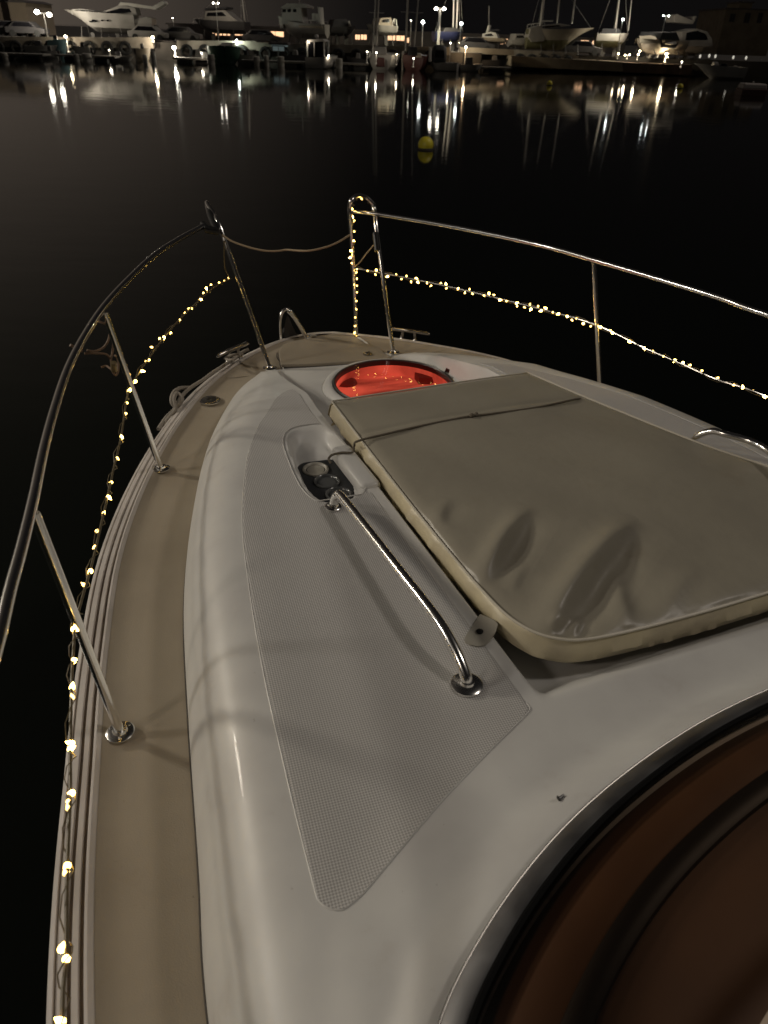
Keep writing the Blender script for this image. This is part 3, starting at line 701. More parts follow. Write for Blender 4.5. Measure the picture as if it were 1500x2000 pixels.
# ------------------------------------------------------------------ string lights
def bulb(parent, p, r, d, mt):
    mb = MB(); p = Vector(p); d = Vector(d).normalized()
    mb.tube([p-d*r*1.0, p-d*r*.55, p, p+d*r*.7, p+d*r*1.5, p+d*r*2.0], [r*.55, r*.95, r, r*.75, r*.35, r*.05], 8); return mb.build('bulb', mt, parent)
def strand(name, label, main, path_px, bulbs, wire_r=.0012, wob=.010):
    root = thing(name, (OX, OY, 0), label, 'string lights', rz=AN)
    mb = MB()
    for path in main:
        P = []; tot = len(path)
        for i, p in enumerate(path):
            a = i*1.15; P.append(Vector(p)+Vector((math.cos(a)*wob, math.sin(a)*wob*.4, math.sin(a)*wob)))
        mb.tube(P, wire_r, 6)
    mb.build('light_wire', 'wire_clear', root)
    for (px, py, h, big) in bulbs:
        p = bt(px, py, h); d = (random.uniform(-1, 1), random.uniform(-1, 1), random.uniform(-1, .6))
        bulb(root, p, .0044 if not big else .0058, d, 'bulb_bright' if big else 'bulb_warm')
    return root
PB_ = [(447,543,0),(438,549,0),(428,552,0),(413,556,0),(404,563,1),(398,572,0),(392,585,1),(375,602,0),(368,603,0),(361,611,0),(350,625,0),(333,650,0),(321,659,1),(312,661,0),(297,678,0),(291,703,0),(285,706,0),(279,725,1),(264,745,1),(253,763,1),(248,787,0),(245,808,0),(238,854,1),(229,895,0),(217,942,0),(211,971,1),(203,1002,0),(190,1037,0),(186,1068,0),(176,1116,1),(163,1142,0),(148,1224,1),(144,1229,1),(144,1290,1),(141,1342,1),(142,1362,0),(139,1452,1),(138,1462,1),(140,1549,1),(135,1565,0),(134,1578,0),(132,1692,1),(129,1705,0),(121,1852,1),(130,1874,1),(119,1995,1)]
rough = [Vector(p) for p in mp_[:140]]
strand('string_lights', 'string of warm fairy lights wound along the port mid rail', [rough], None, [(x+random.uniform(-1, 1), y, .33+.012*random.uniform(-1, 1)*0, b) for x, y, b in PB_])
SB_ = [(697,526,0),(718,529,0),(735,528,1),(733,536,0),(757,540,1),(774,537,0),(784,545,0),(794,539,0),(803,550,0),(813,544,1),(816,551,1),(834,553,0),(842,558,0),(861,553,0),(871,555,1),(872,563,0),(895,564,1),(908,572,0),(917,565,0),(923,574,0),(945,577,0),(955,573,1),(965,576,0),(976,586,1),(989,588,0),(1009,592,1),(1010,598,0),(1024,600,0),(1035,594,0),(1037,604,1),(1051,598,0),(1057,607,1),(1066,602,1),(1080,610,0),(1091,613,1),(1108,618,1),(1117,625,0),(1126,622,0),(1139,632,1),(1154,637,0),(1173,639,1),(1191,645,0),(1196,650,1),(1229,667,1),(1258,680,1),(1275,686,0),(1296,696,0),(1318,704,1),(1334,709,1),(1348,713,0),(1371,724,0),(1402,738,0),(1433,752,0),(1451,757,1),(1470,763,0),(1493,774,1)]
LB_ = [(692,386,.70,0),(706,388,.69,0),(687,408,.64,1),(688,423,.61,1),(692,431,.59,0),(692,452,.54,0),(690,470,.50,1),(685,490,.45,1),(684,503,.42,1),(687,514,.40,0),(696,532,.34,0),(697,544,.31,0),(692,556,.28,0),(697,558,.27,0),(697,571,.24,0),(696,588,.19,0),(696,604,.15,0),(694,620,.10,0),(693,637,.06,0),(692,650,.02,0)]
fr_ = catmull([bt(726, 400, .66), bt(712, 388, .69), bt(695, 388, .69), bt(689, 410, .64), bt(690, 470, .50), bt(688, 520, .38), bt(697, 560, .27), bt(695, 620, .10), bt(693, 652, .01)], 8)
strand('string_lights', 'string of warm fairy lights down the starboard pulpit hoop and out along its mid rail', [[Vector(p) for p in ms_[:74]], fr_], None, [(x, y, .33, b) for x, y, b in SB_]+[(x, y, h, b) for x, y, h, b in LB_])
# small screw lying on the deck
mb = MB(); p = bt(1088, 1585, .27); p = Vector((p.x, p.y, Zs(p.x, p.y)))
mb.tube([p+Vector((-.004, 0, .003)), p+Vector((.009, .003, .003))], .0025, 8); mb.tube([p+Vector((-.006, 0, .003)), p+Vector((-.003, 0, .004))], .0055, 8)
sc_ = mb.build('screw', 'hatch_rim', None, loc=(OX, OY, 0), rz=AN); tag(sc_, 'tiny dark screw lying on the white deck by the windscreen', 'screw')
# ================================================================== WATER, QUAY, HARBOUR
def Bp(px, py, Y): return atY(px, py, Y)
def water_mat():
    m = bpy.data.materials.new('water'); m.use_nodes = True; n = m.node_tree; b = n.nodes['Principled BSDF']
    b.inputs['Base Color'].default_value = (.004, .005, .004, 1); b.inputs['Roughness'].default_value = .05; b.inputs['IOR'].default_value = 1.33
    t = n.nodes.new('ShaderNodeTexCoord')
    def nz(sx, sy, sc, det):
        mp = n.nodes.new('ShaderNodeMapping'); mp.inputs['Scale'].default_value = (sx, sy, 1); n.links.new(t.outputs['Object'], mp.inputs[0])
        q = n.nodes.new('ShaderNodeTexNoise'); q.inputs['Scale'].default_value = sc; q.inputs['Detail'].default_value = det; n.links.new(mp.outputs[0], q.inputs['Vector']); return q.outputs['Fac']
    b1_ = n.nodes.new('ShaderNodeBump'); b1_.inputs['Strength'].default_value = .30; b1_.inputs['Distance'].default_value = .012; n.links.new(nz(.45, 1.0, 1.3, 2), b1_.inputs['Height'])
    b2_ = n.nodes.new('ShaderNodeBump'); b2_.inputs['Strength'].default_value = .22; b2_.inputs['Distance'].default_value = .0022; n.links.new(nz(.6, 1.0, 7.0, 2), b2_.inputs['Height']); n.links.new(b1_.outputs[0], b2_.inputs['Normal'])
    n.links.new(b2_.outputs[0], b.inputs['Normal']); M['water'] = m
water_mat()
mb = MB(); mb.add([(-900, -60, 0), (900, -60, 0), (900, 1500, 0), (-900, 1500, 0)], [(0, 1, 2, 3)])
tag(mb.build('water', 'water'), kind='structure')
mat('quay_ground', (.10, .09, .08), .9, var=(.06, .055, .05), vs=.3)
mat('quay_wall', (.40, .36, .30), .8, var=(.24, .21, .175), vs=1.2)
mat('quay_tan', (.30, .25, .18), .85, var=(.22, .18, .13), vs=.8)
mat('quay_brown', (.12, .075, .05), .9, var=(.07, .05, .04), vs=.8)
mat('tyre', (.02, .02, .02), .8)
mat('pile', (.42, .40, .36), .7, var=(.28, .26, .22), vs=2)
mat('pontoon', (.26, .24, .21), .8, var=(.16, .15, .13), vs=1.5)
mat('float_dark', (.04, .04, .04), .7)
mat('bw', (.60, .58, .54), .35, var=(.48, .46, .42), vs=.7)
mat('bw_grey', (.34, .32, .30), .4, var=(.25, .24, .22), vs=.8)
mat('b_tan', (.42, .35, .27), .5, var=(.33, .27, .2), vs=.8)
mat('b_dark', (.05, .048, .05), .4)
mat('b_blue', (.02, .025, .07), .35)
mat('b_green', (.05, .11, .08), .4)
mat('b_teal', (.25, .42, .45), .4)
mat('b_maroon', (.10, .03, .025), .5)
mat('antifoul', (.09, .085, .04), .7)
mat('b_win', (.008, .008, .01), .15)
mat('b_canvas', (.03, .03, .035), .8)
mat('b_wrap', (.40, .36, .30), .45, var=(.30, .27, .22), vs=.6)
mat('alu', (.55, .53, .5), .4, metal=.3)
mat('steel_dark', (.08, .075, .07), .6)
mat('wall_beige', (.42, .34, .26), .8, var=(.34, .28, .21), vs=.4)
mat('wall_grey', (.16, .14, .135), .8, var=(.11, .10, .095), vs=.4)
mat('lamp_white', (1, 1, 1), .5, emit=((1.0, .93, .78), 30))
mat('lamp_cool', (1, 1, 1), .5, emit=((.93, 1.0, .95), 30))
mat('lamp_warm', (1, 1, 1), .5, emit=((1.0, .80, .48), 35))
mat('win_warm', (1, .8, .6), .5, emit=((1.0, .58, .32), 1.5))
mat('win_cool', (1, 1, 1), .5, emit=((.95, .9, .75), .6))
mat('kiosk', (.45, .55, .55), .4, emit=((.5, .65, .65), .10))  # walls glow faintly by themselves, light put into the material
# ---- quay ground (left part nearer than the right part)
QL, QR = 91.0, 101.0
zq = 1.55
mb = MB(); mb.prism([(-220, QL), (8.5, QL), (9.5, QR), (220, QR), (220, 420), (-220, 420)], -1, zq)
tag(mb.build('quay', 'quay_ground', smooth=False), kind='structure')
def extr(mb, poly, y0, y1):          # polygon in (x,z) given thickness along y
    n = len(poly); ar = sum(poly[i][0]*poly[(i+1) % n][1]-poly[(i+1) % n][0]*poly[i][1] for i in range(n))
    if ar < 0: poly = poly[::-1]
    vs = [(p[0], y0, p[1]) for p in poly]+[(p[0], y1, p[1]) for p in poly]
    mb.add(vs, [tuple(range(n)), tuple(range(2*n-1, n-1, -1))]+[((i+1) % n, i, n+i, n+(i+1) % n) for i in range(n)])
# white capping wall on the left quay, one length of wall with tyres hung along it
def wall(px0, px1, pt, pb, Y, m, label, name='quay_wall', tyres=0, step=7, cat='wall', th=.5):
    a, b, c, d = Bp(px0, pt[0], Y), Bp(px1, pt[1], Y), Bp(px1, pb[1], Y), Bp(px0, pb[0], Y)
    mb = MB(); extr(mb, [(a.x, a.z), (b.x, b.z), (c.x, c.z), (d.x, d.z)], Y, Y+th); o = mb.build(name, m, smooth=False); tag(o, label, cat)
    n = int((b.x-a.x)/tyres) if tyres else 0
    for k in range(n):
        x = a.x+(k+.5)*tyres; z = a.z+(b.z-a.z)*(k+.5)/n - .62
        t = MB(); r0 = .50
        P = [(x+r0*math.cos(q*math.pi/8), Y-.12, z-.35+r0*math.sin(q*math.pi/8)) for q in range(17)]
        t.tube(P, .17, 8, cap=False); ty_ = t.build('tyre_fender', 'tyre', o)
    return o
wall(-60, 262, (71, 73), (91, 94), 90.4, 'quay_wall', 'pale quay wall with tyre fenders behind the pontoons at far left', tyres=1.9)
wall(262, 300, (72, 73), (94, 95), 90.4, 'quay_wall', 'short brightly lit stretch of pale quay wall under the square lamp', tyres=0)
wall(345, 500, (79, 80), (96, 97), 90.4, 'quay_wall', 'pale greenish quay wall behind the round bowed boat', tyres=1.9)
wall(500, 880, (83, 92), (99, 108), 90.4, 'quay_wall', 'dim grey quay wall behind the sailing boats in the middle', tyres=1.9)
wall(900, 1004, (92, 97), (104, 108), 94.5, 'b_tan', 'orange lit low quay wall right of the dark cabin boat', th=1.0)
wall(1004, 1130, (97, 103), (110, 114), 96.5, 'quay_wall', 'pale wall with zigzag lower edge on the long barge', tyres=1.35, th=.5)
wall(1000, 1216, (109, 121), (130, 140), 95.5, 'quay_tan', 'long tan concrete side of the right hand quay', name='quay_edge', th=6.0)
wall(1216, 1352, (122, 127), (141, 147), 95.7, 'quay_brown', 'dark brown end section of the right hand quay', name='quay_edge', th=6.0)
# ---- pontoons and piles
def pontoon(px0, px1, py, Y, label, dep=2.0, h=.45):
    a, b = Bp(px0, py, Y), Bp(px1, py, Y); mb = MB(); mb.box((a.x+b.x)/2, Y+dep/2, h-.08, b.x-a.x, dep, .16)
    t = thing('pontoon', ((a.x+b.x)/2, Y+dep/2, 0), label, 'pontoon', 'floating pontoons')
    mb = MB(); mb.box(0, 0, h-.08, b.x-a.x, dep, .16); mb.build('walkway', 'pontoon', t, smooth=False)
    k = max(2, int((b.x-a.x)/2.2))
    for i in range(k):
        mb = MB(); mb.box(-(b.x-a.x)/2+(i+.5)*(b.x-a.x)/k, 0, h/2-.2, 1.2, dep*.8, h); mb.build('float', 'float_dark', t, smooth=False)
pontoon(-40, 85, 118, 80, 'low grey pontoon at the far left edge of the harbour')
pontoon(108, 225, 120, 81, 'low grey pontoon left of the glaring dock lamp')
pontoon(338, 412, 122, 84, 'short pontoon right of the glaring dock lamp')
pontoon(470, 600, 126, 84, 'dark pontoon left of the white cabin boat')
pontoon(650, 720, 130, 85, 'dark pontoon between the cabin boat and the first sailing boat')
pontoon(880, 1000, 134, 88, 'dark pontoon right of the covered motorboat')
def pile(px, pt, pb, Y, w, label):
    a, b = Bp(px, pt, Y), Bp(px, pb, Y); mb = MB()
    mb.tube([(a.x, Y, -.6), (a.x, Y, a.z*.5), (a.x, Y, a.z-.06), (a.x, Y, a.z)], [w, w, w, w*.75], 12); mb.lathe((a.x, Y, a.z*.55), [(w*1.15, -.06), (w*1.15, .06)], 12)
    o = mb.build('mooring_pile', 'pile'); tag(o, label, 'pile', 'pale mooring piles along the pontoons')
for px, pt, pb, Y, w_, l in [(8, 103, 126, 79, .25, 'leftmost pale mooring pile'), (148, 105, 127, 80, .25, 'pale mooring pile left of the leaning white one'), (168, 104, 127, 80.5, .42, 'thick pale mooring pile under the dinghy'),
        (282, 106, 127, 82, .22, 'thin mooring pile left of the pair of lit windows'), (298, 100, 127, 82, .22, 'thin mooring pile just left of the glaring dock lamp'), (411, 106, 129, 83, .36, 'thick pale pile left of the round bowed boat'),
        (501, 110, 131, 83.5, .3, 'pale pile right of the round bowed boat'), (520, 108, 131, 83.5, .22, 'thin pile below the small blue white kiosk'), (548, 110, 133, 83.5, .34, 'pale pile below the right side of the kiosk'), (662, 114, 134, 84, .34, 'yellowish pile just right of the white cabin boat'), (787, 100, 117, 86, .12, 'slim bright post between the two sailing boats')]:
    pile(px, pt, pb, Y, w_, l)
# ---- hull builder
def hull_mesh(L, B, D, rake=.14, stern=.8, full=.55, n=22, sheer=.10, dead=.35, round_=False):
    """bow at +x, stern at 0, keel at z=0, deck at z=D at mid length"""
    rows = []
    for i in range(n+1):
        f = i/n
        b = B/2*((stern+(1-stern)*math.sin(min(1, f/full)*math.pi/2)) if f < full else math.cos(((f-full)/(1-full))**1.25*math.pi/2)**.8)
        b = max(b, .012*B); zk = D*.42*max(0, (f-.62)/.38)**1.8; zt = D*(1+sheer*(f-.35)*1.6+sheer*.6*(1-f)**3)
        xt = L*(f if f < .8 else f); xk = L*(f*(1-rake*max(0, (f-.3)/.7)))
        r = []
        for k in range(9):
            a = k/8
            if round_: y = b*math.sin(a*math.pi/2)**.75; z = zk+(zt-zk)*(1-math.cos(a*math.pi/2))**.9
            else:
                y = b*(a/.38*.86 if a < .38 else .86+.14*((a-.38)/.62)**.7); z = zk+(zt-zk)*(a/.38*dead if a < .38 else dead+(1-dead)*(a-.38)/.62)
            r.append((xk+(xt-xk)*(z-zk)/(zt-zk+1e-6), y, z))
        rows.append([(x, -y, z) for (x, y, z) in reversed(r)] + r[1:])
    mb = MB(); mb.grid(rows); n_ = len(rows[0]); mb.f.append(tuple(range(n_))); mb.mi.append(0)
    # deck
    o = len(mb.v); 
    for r in rows: mb.v += [(r[0][0], r[0][1]*.97, r[0][2]-.05*D), (r[-1][0], r[-1][1]*.97, r[-1][2]-.05*D)]
    for i in range(n): mb.f.append((o+2*i, o+2*i+1, o+2*i+3, o+2*i+2)); mb.mi.append(0)
    return mb, rows
class Boat:
    """a boat whose side view spans px0..px1 at depth Y; local x runs to the bow"""
    def __init__(s, name, px0, px1, pyk, Y, label, cat, dirn=1, yaw=0, group=None, zbase=None):
        a, b = Bp(px0, pyk, Y), Bp(px1, pyk, Y); s.d = dirn; s.Y = Y
        s.x0 = a.x if dirn > 0 else b.x; s.z0 = min(a.z, b.z) if zbase is None else zbase; s.L = (b.x-a.x)
        s.t = thing(name, (s.x0, Y, s.z0), label, cat, group, rz=(0 if dirn > 0 else math.pi)+yaw)
    def q(s, px, py):
        p = Bp(px, py, s.Y); return ((p.x-s.x0)*s.d, p.z-s.z0)
    def hull(s, B, pyd, m='bw', band=None, **k):
        D = s.q(0, 0)[1]*0 + (Bp((0), 0, s.Y).z*0)
        mid = s.x0+s.d*s.L*.4; px = pxx(mid, s.Y); D = Bp(px, pyd, s.Y).z - s.z0; s.D = D; s.B = B
        mb, rows = hull_mesh(s.L, B, D, **k)
        if band:
            mats = [m, band]
            for i, f in enumerate(mb.f):
                z = sum(mb.v[j][2] for j in f)/len(f)
                mb.mi[i] = 1 if z < D*.45 else 0
            o = mb.build('hull', None, s.t, mats=mats)
        else: o = mb.build('hull', m, s.t)
        return o
    def prof(s, name, poly, hw, m='bw', y=0, parent=None, bev=.03):
        P = [s.q(*p) for p in poly]; mb = MB(); extr(mb, P, y-hw, y+hw); return mb.build(name, m, parent or s.t, smooth=False, bevel=bev)
    def win(s, poly, hw, m='b_win', parent=None, name='window'):
        for sg in ((-1, 1) if s.d > 0 else (1, -1)):
            P = [s.q(*p) for p in poly]; mb = MB(); extr(mb, P, sg*(hw+.005)-.012, sg*(hw+.005)+.012); mb.build(name, m, parent or s.t, smooth=False)
    def mast(s, px, pyb, pyt, r=.07, lean=0, grow=1.75, name='mast', spread=True, boom=None, m='alu'):
        a, b = s.q(px, pyb), s.q(px+lean, pyt); b = (a[0]+(b[0]-a[0])*grow, a[1]+(b[1]-a[1])*grow)
        mb = MB(); mb.tube([(a[0], 0, a[1]), (b[0], 0, b[1])], r, 8)
        if spread:
            for f in (.32, .52, .74):
                x = a[0]+(b[0]-a[0])*f; z = a[1]+(b[1]-a[1])*f; mb.tube([(x, -.7, z), (x, .7, z)], .025, 6)
        if boom: c = s.q(*boom); mb.tube([(a[0], 0, c[1]), (c[0], 0, c[1]+.05)], .06, 8)
        o = mb.build(name, m, s.t)
        if spread:
            mb = MB()
            for (x, y) in ((s.L*.97, 0), (.05*s.L, 0)): mb.tube([(b[0], 0, b[1]), (x, y, s.D*1.05)], .012, 4)
            for y in (-1, 1): mb.tube([(b[0], 0, b[1]), (a[0]+(b[0]-a[0])*.45, y*.7, a[1]+(b[1]-a[1])*.45), (a[0], y*s.B*.42, s.D)], .012, 4)
            mb.build('rigging', m, o)
        return o
    def stands(s, B, n=3):
        h = s.z0-zq
        if h < .15: return
        for i in range(n):
            x = s.L*(.2+.55*i/(n-1))
            for y in (-1, 1):
                mb = MB(); mb.tube([(x, y*(B*.5+.15), -h), (x, y*B*.36, s.D*.3)], .05, 6); mb.box(x, y*(B*.5+.15), -h+.04, .5, .3, .08); mb.build('support', 'steel_dark', s.t)
        for f_ in (.3, .65): mb = MB(); mb.box(s.L*f_, 0, -h/2, .4, .3, h); mb.build('keel_block', 'steel_dark', s.t)
    def rail(s, pts, y, r=.025, name='rail'):
        P = [s.q(*p) for p in pts]; mb = MB()
        for sg in (-1, 1):
            mb.tube([(p[0], sg*y, p[1]) for p in P], r, 6)
            for p in P[::1]: mb.tube([(p[0], sg*y, p[1]), (p[0], sg*y, p[1]-.5)], r*.8, 5)
        mb.build(name, 'alu', s.t)
def pxx(X, Y):
    # approximate px of a world x at depth Y near the quay line
    v = Vector((X, Y, 1.5))-CP; return 750+FPX*v.dot(RV)/v.dot(FW)
# ---- boats ashore, left to right
b = Boat('motor_yacht', 137, 270, 62, 99, 'large white motor yacht ashore at left, bow pointing left, with portholes and radar arch', 'motor yacht', dirn=-1, yaw=.12)
b.hull(3.9, 27, 'bw_grey', rake=.35, stern=.95, sheer=.12, dead=.28)
b.prof('superstructure', [(272, 30), (268, 16), (248, 12), (236, 12), (212, 22), (190, 27), (185, 32)], 1.45, 'bw_grey')
b.win([(262, 25), (258, 18), (240, 17), (217, 23), (214, 27)], 1.45)
b.prof('cockpit_bulwark', [(268, 38), (290, 33), (300, 36), (300, 52), (268, 58)], 1.6, 'bw_grey')
b.prof('flybridge', [(236, 12), (240, 5), (256, 6), (300, 13), (316, 4), (322, 2), (324, 8), (306, 19), (262, 14)], 1.3, 'bw')
b.prof('window_band', [(185, 41), (200, 40), (200, 43), (185, 44)], 1.97, 'b_win', bev=0)
for x in (192, 209, 219): b.prof('porthole', [(x-2, 39), (x+2, 39), (x+2, 42), (x-2, 42)], 1.98, 'b_win', bev=0)
b.rail([(150, 20), (165, 19), (180, 20), (195, 22)], 1.3)
b.prof('outdrive', [(298, 48), (308, 50), (306, 60), (298, 60)], .3, 'steel_dark'); b.stands(3.9)
b = Boat('dark_motorboat', 378, 484, 64, 104, 'dark hulled motorboat ashore with two small white lights above its cabin', 'motorboat', dirn=-1, yaw=-.1)
b.hull(3.6, 42, 'b_dark', sheer=.14); b.prof('wheelhouse', [(402, 42), (406, 22), (444, 20), (460, 34), (470, 42)], 1.3, 'bw_grey')
b.win([(408, 32), (410, 25), (440, 24), (448, 32)], 1.3); b.prof('canopy', [(404, 20), (406, 16), (448, 14), (448, 18)], 1.4, 'b_canvas'); b.rail([(380, 38), (392, 36), (402, 36)], 1.1); b.mast(424, 20, -8, .05, spread=False); b.mast(478, 40, -12, .07, lean=-6)
b.stands(3.6)
b = Boat('fishing_boat', 548, 640, 73, 98, 'white fishing boat ashore with a square three windowed wheelhouse and its bow to the left', 'fishing boat', dirn=-1, yaw=-.15)
b.hull(3.4, 47, 'bw_grey', sheer=.2, stern=.85, rake=.1, full=.5); b.prof('wheelhouse', [(553, 48), (554, 17), (592, 15), (596, 46)], 1.2, 'bw_grey')
b.prof('roof', [(550, 16), (564, 7), (594, 7), (606, 12), (606, 16)], 1.35, 'bw_grey')
for x in (555, 565, 576): b.win([(x, 24), (x, 18), (x+7, 18), (x+7, 24)], 1.2)
b.prof('bulwark', [(546, 40), (545, 30), (552, 34), (556, 55), (549, 56)], .9, 'bw'); b.prof('gunwale', [(590, 50), (590, 54), (636, 56), (636, 52)], 1.72, 'b_tan')
for i, x in enumerate((613, 620, 624)): b.prof('fish_box', [(x-3, 40-i), (x+3, 40-i), (x+3, 26+i), (x-3, 26+i)], .4, 'bw')
b.prof('stern_gantry', [(626, 50), (624, 14), (627, 14), (630, 50)], .9, 'alu', bev=0); b.mast(583, 7, -10, .06, spread=False); b.rail([(600, 40), (612, 40), (634, 42)], 1.5); b.stands(3.4)
b = Boat('motorboat', 642, 696, 70, 100, 'black canopied motorboat ashore right of the fishing boat', 'motorboat', yaw=.3)
b.hull(3, 52, 'b_dark'); b.prof('canopy', [(644, 52), (648, 38), (672, 37), (678, 44), (682, 54)], 1.3, 'b_canvas'); b.prof('arch', [(676, 54), (675, 41), (679, 41), (682, 54)], 1.3, 'alu'); b.stands(3)
b = Boat('motorboat', 712, 770, 68, 99, 'small rounded motorboat ashore with bright stern rails behind the two masts', 'motorboat', dirn=-1, yaw=.35)
b.hull(3, 50, 'bw_grey'); b.prof('cabin', [(730, 51), (734, 36), (756, 34), (762, 52)], 1.2, 'b_tan'); b.win([(737, 44), (739, 38), (752, 37), (754, 44)], 1.2); b.rail([(758, 44), (762, 37), (766, 38), (767, 50)], 1.3, .05, 'stern_rail'); b.stands(3)
b = Boat('blue_yacht', 846, 906, 82, 99, 'navy blue sailing yacht ashore behind the double headed street lamp', 'sailing boat', yaw=.2)
b.hull(3.4, 62, 'b_blue', stern=.6, round_=True); b.mast(893, 60, -14, .10, lean=3); b.mast(886, 60, -14, .08, lean=2, spread=False); b.prof('coach_roof', [(862, 62), (866, 54), (888, 54), (896, 62)], .9, 'b_dark'); b.stands(3.4)
b = Boat('cabin_cruiser', 932, 986, 84, 102, 'small warmly lit motor cruiser ashore with a raked arch, right of the long lit windows', 'motor cruiser', dirn=-1, yaw=-.2)
b.hull(3, 74, 'b_tan'); b.prof('cabin', [(942, 75), (944, 66), (960, 62), (970, 64), (976, 76)], 1.1, 'bw'); b.win([(948, 71), (950, 67), (962, 65), (966, 71)], 1.1); b.prof('arch', [(950, 63), (955, 49), (958, 50), (955, 64)], .9, 'bw'); b.prof('bimini', [(958, 58), (974, 57), (976, 60), (960, 61)], 1.0, 'b_canvas'); b.mast(955, 50, 28, .03, spread=False); b.stands(3, 2)
b = Boat('motorboat', 992, 1035, 92, 101, 'dim grey motorboat ashore just left of the big keel yacht', 'motorboat', yaw=.2)
b.hull(2.8, 78, 'bw_grey'); b.prof('cabin', [(1000, 78), (1003, 66), (1018, 66), (1024, 78)], 1.0, 'bw_grey'); b.win([(1003, 74), (1004, 69), (1017, 69), (1019, 74)], 1.0); b.stands(2.8, 2)
b = Boat('keel_yacht', 1026, 1155, 96, 98.5, 'big pale sailing yacht ashore on the right with its long raked bow pointing right', 'sailing boat')
b.hull(4.0, 58, 'b_wrap', band='antifoul', rake=.42, stern=.62, full=.45, sheer=.16, round_=True)
b.prof('coach_roof', [(1046, 58), (1052, 50), (1090, 46), (1112, 50)], 1.1, 'bw_grey'); b.win([(1056, 55), (1058, 52), (1088, 49), (1092, 52)], 1.1); b.prof('transom_step', [(1028, 72), (1032, 56), (1048, 50), (1060, 60), (1058, 80), (1034, 82)], 1.7, 'bw_grey')
b.mast(1055, 52, -16, .13, lean=9, boom=(1080, 42)); b.mast(1088, 46, -16, .09, lean=6, spread=False); b.mast(1117, 46, -16, .09, lean=8, spread=False); b.stands(4.0, 4)
b.rail([(1034, 48), (1046, 46), (1060, 45)], 1.4)
b = Boat('sailing_boat', 1160, 1222, 92, 100, 'small white sailing boat ashore between the keel yacht and the wrapped hull', 'sailing boat', yaw=-.1)
b.hull(3, 66, 'bw', band='antifoul', stern=.8, round_=True, rake=.1); b.prof('coach_roof', [(1172, 66), (1175, 56), (1205, 56), (1212, 66)], 1.0, 'b_canvas'); b.mast(1201, 56, -16, .09, lean=9); b.mast(1226, 60, -14, .04, lean=8, spread=False); b.stands(3, 2)
b = Boat('wrapped_boat', 1224, 1322, 104, 99, 'bulky round sterned boat shrouded in pale sheeting ashore at right', 'covered boat', dirn=-1, yaw=.35)
b.hull(4.2, 78, 'b_wrap', sheer=.05, stern=.85, round_=True)
mb = MB(); rows = []
for i in range(17):
    f = i/16; x = b.L*(f*.98); hw_ = b.B/2*1.02*(math.sin(min(1, (f+.08)/.5)*math.pi/2) if f < .5 else math.cos((f-.5)/.5*math.pi/2*.92)**.7); tz = b.D*(.78+.62*math.sin(min(1, f/.35)*math.pi/2)*(1-.5*max(0, f-.4)))
    rows.append([(x, hw_*math.cos(k*math.pi/12)*(1+.02*math.sin(k*3+i)), b.D*.75+(tz-b.D*.75)*math.sin(k*math.pi/12)) for k in range(13)])
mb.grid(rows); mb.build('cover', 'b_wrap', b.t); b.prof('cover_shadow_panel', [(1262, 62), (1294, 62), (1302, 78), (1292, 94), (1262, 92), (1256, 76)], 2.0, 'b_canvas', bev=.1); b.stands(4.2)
b = Boat('motor_yacht', 1318, 1388, 108, 102, 'dim motor yacht ashore at right with a rounded windscreen and a sloping radar arch', 'motor yacht', yaw=.1)
b.hull(3.6, 91, 'b_tan', rake=.3); b.prof('superstructure', [(1322, 90), (1322, 62), (1350, 56), (1372, 62), (1382, 76), (1383, 90)], 1.5, 'bw_grey'); b.win([(1328, 78), (1330, 64), (1352, 60), (1368, 66), (1374, 78)], 1.5); b.prof('radar_arch', [(1308, 44), (1306, 30), (1312, 28), (1344, 40), (1348, 32), (1352, 32), (1345, 47)], 1.3, 'bw_grey'); b.stands(3.6)
# ---- boats afloat
b = Boat('cabin_boat', 598, 652, 133, 83.5, 'white cabin boat afloat with three white posts and a black canopy', 'cabin boat', yaw=1.2, zbase=-.35)
b.t.location.x += 1.2
b.hull(2.5, 110, 'bw', stern=.9); 
mb = MB()
b = Boat('fishing_skiff', 601, 653, 131, 82.5, 'white open skiff alongside the black canopied cabin boat', 'skiff', zbase=-.2, yaw=-.12); b.hull(2.2, 112, 'bw', stern=.95, rake=.05, dead=.2)
b.prof('canopy', [(605, 112), (605, 82), (612, 78), (636, 78), (638, 111)], .95, 'b_win'); b.prof('canopy_roof', [(602, 82), (608, 77), (634, 76), (641, 81)], 1.05, 'bw')
for x in (605, 619, 638):
    q1, q2 = b.q(x, 110), b.q(x, 79)
    for y in (-1.0, 1.0): mb = MB(); mb.tube([(q1[0], y, q1[1]), (q2[0], y, q2[1])], .07, 6); mb.build('canopy_post', 'bw', b.t)
mb = MB(); q = b.q(619, 71); mb.sphere((q[0], 0, q[1]), .18, 10, 6); mb.tube([(q[0], 0, q[1]), (q[0], 0, q[1]-.5)], .03, 6); mb.build('anchor_lamp', 'bw', b.t)
b = Boat('sailing_boat', 717, 775, 137, 85, 'sailing boat afloat with a white rounded stern and twin bare masts', 'sailing boat', yaw=1.25, zbase=-.3); b.t.location.x += 1.3
b.hull(2.8, 106, 'bw', round_=True, stern=.85); q = Bp(731, 100, 85)
mb = MB(); px = [(734, 100, 727, -15)]
def bmast(bo, px1, py1, px2, py2, r):
    a, c_ = Bp(px1, py1, bo.Y), Bp(px2, py2, bo.Y); c_ = a+(c_-a)*1.7; inv = (Matrix.Translation(bo.t.location) @ Matrix.Rotation(bo.t.rotation_euler.z, 4, 'Z')).inverted(); mb = MB(); mb.tube([inv@a, inv@c_], r, 8)
    for f in (.4, .65):
        p = a.lerp(c_, f); mb.tube([inv@(p+Vector((-.6, 0, 0))), inv@(p+Vector((.6, 0, 0)))], .02, 6)
    return mb.build('mast', 'alu', bo.t)
